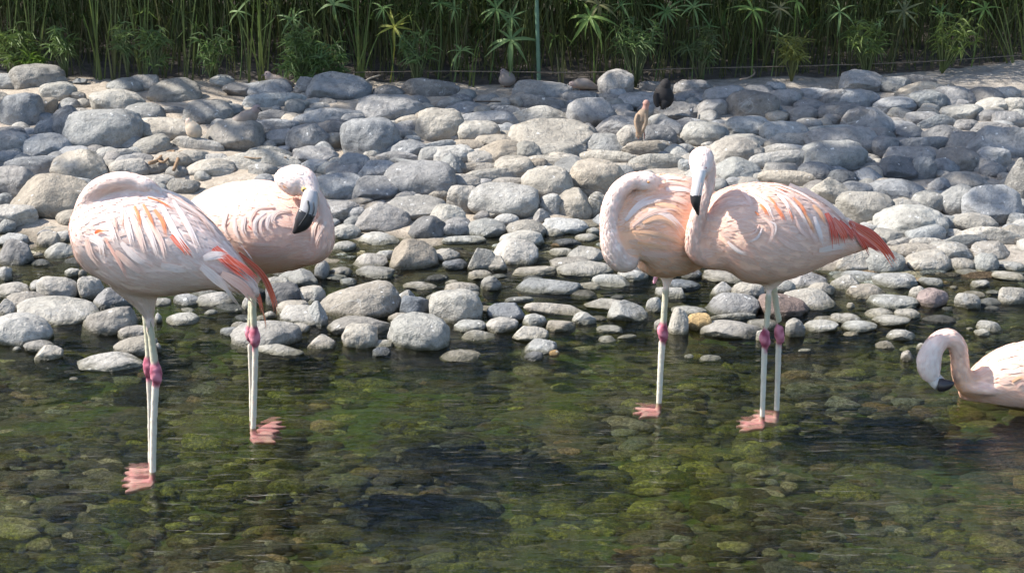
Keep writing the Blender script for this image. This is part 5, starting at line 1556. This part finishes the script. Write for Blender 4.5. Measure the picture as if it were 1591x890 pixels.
def sticks(name, label, cat, lines, col=(0.24, 0.16, 0.10)):
    mb = MB()
    for pts, r in lines:
        P = []
        for px, py in pts:
            g = at_ground(px, py, 0.05); P.append(g)
        simple_tube(P, [r] * len(P), mb, col, 7, 5)
    return tag(mb.build(name, MAT_WOOD), label, cat)
sticks("dry_root", "twisted brown root lying over the pale stones behind the hunched flamingo", "root", [(((232, 254), (244, 250), (252, 243), (262, 237), (272, 236)), .008), (((268, 236), (276, 246), (273, 256), (270, 264)), .007), (((246, 250), (254, 252), (262, 246)), .005), (((272, 240), (282, 236), (290, 238)), .005)])
sticks("twig", "short dark twig lying on the bare ground between shaded boulders", "twig", [(((738, 158), (757, 158), (778, 158)), .0035)], (0.06, 0.05, 0.04))
sticks("twig", "long thin stick lying across the pale stones above the resting flamingo", "twig", [(((380, 244), (400, 246), (430, 243), (445, 245)), .003)], (0.26, 0.19, 0.13))
sticks("twig", "pale dry leaf blade fallen at the foot of the fanning reed clump", "dry leaf", [(((563, 129), (575, 122), (591, 117)), .004)], (0.40, 0.34, 0.26))
sticks("twig", "bare branching twig on the dark soil above the shaded stones", "twig", [(((1150, 124), (1163, 121), (1172, 115), (1171, 108)), .004)], (0.22, 0.17, 0.13))
# ================================================================ shade trees standing behind and beside the reed bed, out of the picture
MAT_BARK = tint_material("bark", rough=0.9, spec=0.1, noise_scale=20, noise_amt=0.6, bump_scale=40, bump_dist=0.02)
SHADE = [  # where on the bank the crown's shade falls: picture point, radius in px, thickness of leaf
    [(20, 180, 52, 3.0), (60, 225, 60, 3.0), (0, 250, 60, 2.5), (105, 215, 46, 2.6), (150, 205, 40, 1.6), (20, 295, 45, 1.2), (110, 280, 36, 1.0)],
    [(450, 175, 54, 3), (520, 150, 60, 3), (470, 225, 48, 3), (540, 215, 60, 3), (590, 175, 60, 3), (560, 270, 56, 3), (510, 300, 46, 2.5), (620, 215, 36, 2.4), (600, 320, 34, 1.8), (545, 330, 30, 1.6)],
    [(680, 150, 60, 3), (740, 165, 58, 3), (800, 150, 60, 3), (860, 165, 56, 3), (920, 170, 60, 3), (980, 160, 60, 3), (1040, 170, 60, 3), (700, 175, 50, 3), (780, 185, 34, 2.6), (960, 200, 34, 2.6), (1040, 205, 34, 2.2), (640, 160, 50, 3)],
    [(1100, 160, 62, 3), (1160, 170, 62, 3), (1220, 175, 66, 3), (1290, 180, 66, 3), (1180, 215, 46, 2.4), (1260, 235, 52, 2.8), (1340, 215, 66, 3), (1400, 230, 64, 3), (1330, 275, 50, 2.8), (1420, 275, 56, 3), (1480, 260, 62, 3), (1540, 240, 60, 3), (1500, 310, 48, 2.6), (1570, 290, 60, 2.6), (1390, 160, 50, 2.2), (1500, 150, 46, 2.0), (1580, 190, 30, 1.5), (1450, 180, 36, 2.2), (1560, 150, 50, 2.6), (1340, 140, 40, 2.4), (1560, 340, 30, 1.5), (1280, 275, 40, 1.6), (1370, 318, 24, 1.4)],
]
def shade_tree(spots, foot, reach, label, seed):
    rnd = random.Random(seed)
    r_ = root("shade_tree", foot)
    tag(r_, label, "tree", "trees shading the bank")
    wood, lv = MB(), MB()
    cents = []
    for px, py, rr, dens in spots:
        g = at_ground(px, py)
        cents.append((g + TO_SUN * (reach + rnd.uniform(-0.35, 0.35)), rr / scale_at(g), dens))
    mid = sum((c for c, _, _ in cents), Vector()) / len(cents)
    fork = Vector((foot[0], foot[1], foot[2])).lerp(mid, 0.45) + Vector((0, 0.2, 0.2))
    simple_tube([Vector(foot) - Vector((0, 0, .1)), Vector(foot).lerp(fork, 0.5) + Vector((0.05, 0.02, 0.15)), fork], [0.11, 0.09, 0.075], wood, (0.16, 0.12, 0.09), 10, 5)
    for c, r, dens in cents:
        simple_tube([fork, fork.lerp(c, 0.55) + Vector((0, 0, 0.12)), c], [0.035, 0.02, 0.006], wood, (0.15, 0.115, 0.085), 6, 4)
        leaf = 0.062
        n = int(dens * math.pi * r * r / (leaf * leaf * 0.42))
        for _ in range(n):
            d = Vector((rnd.gauss(0, 1), rnd.gauss(0, 1), rnd.gauss(0, 1)))
            d = d.normalized() * (rnd.random() ** 0.42) * r * rnd.choice((1, 1, 1, 1.12))
            p = c + d
            ax = Vector((rnd.gauss(0, 1), rnd.gauss(0, 1), rnd.gauss(0, .5))).normalized()
            sd_ = ax.cross(Vector((rnd.gauss(0, 1), rnd.gauss(0, 1), rnd.gauss(0, 1)))).normalized()
            L = leaf * rnd.uniform(0.8, 1.3)
            g = lerp3((0.05, 0.10, 0.025), (0.10, 0.16, 0.04), rnd.random())
            strip(lv, [p, p + ax * L * 0.5, p + ax * L], leaf * 0.75, leaf * 0.3, sd_, g, g)
    attach(wood.build("trunk", MAT_BARK), r_)
    attach(lv.build("crown", MAT_LEAF), r_)
shade_tree(SHADE[0], (-6.2, 9.6, 0.2), 5.2, "leafy tree outside the frame shading the bank's near end", 1)
shade_tree(SHADE[1], (-4.6, 10.2, 0.2), 5.0, "tall leafy tree behind the hedge shading the stones beyond the resting flamingo", 2)
shade_tree(SHADE[2], (-3.0, 10.6, 0.2), 5.4, "spreading tree behind the hedge shading the strip of stones along its foot", 3)
shade_tree(SHADE[3], (-0.4, 10.4, 0.2), 5.2, "broad tree behind the hedge shading the stones behind the red tailed flamingo", 4)

# leaf screen behind the reed bed: above the frame, added to darken water reflections
added_woods = MB()
rw = random.Random(5)
for i in range(9000):
    x = rw.uniform(-14, 14); y = rw.uniform(11.0, 13.5)
    top = 5.0 + 1.2 * noise.noise((x * 0.35, 0.0, 3.0)) + 0.6 * noise.noise((x * 1.1, 0.0, 8.0))
    z = rw.uniform(0.2, top)
    ax = Vector((rw.gauss(0, 1), rw.gauss(0, .6), rw.gauss(-0.4, .7))).normalized()
    sd_ = ax.cross(Vector((rw.gauss(0, .4), 1, rw.gauss(0, .4)))).normalized()
    L = rw.uniform(0.22, 0.42); g = lerp3((0.035, 0.075, 0.02), (0.08, 0.13, 0.035), rw.random())
    p = Vector((x, y, z))
    strip(added_woods, [p, p + ax * L * 0.5, p + ax * L], L * 0.5, L * 0.15, sd_, g, g)
tag(added_woods.build("added_woods", MAT_LEAF), kind="stuff")
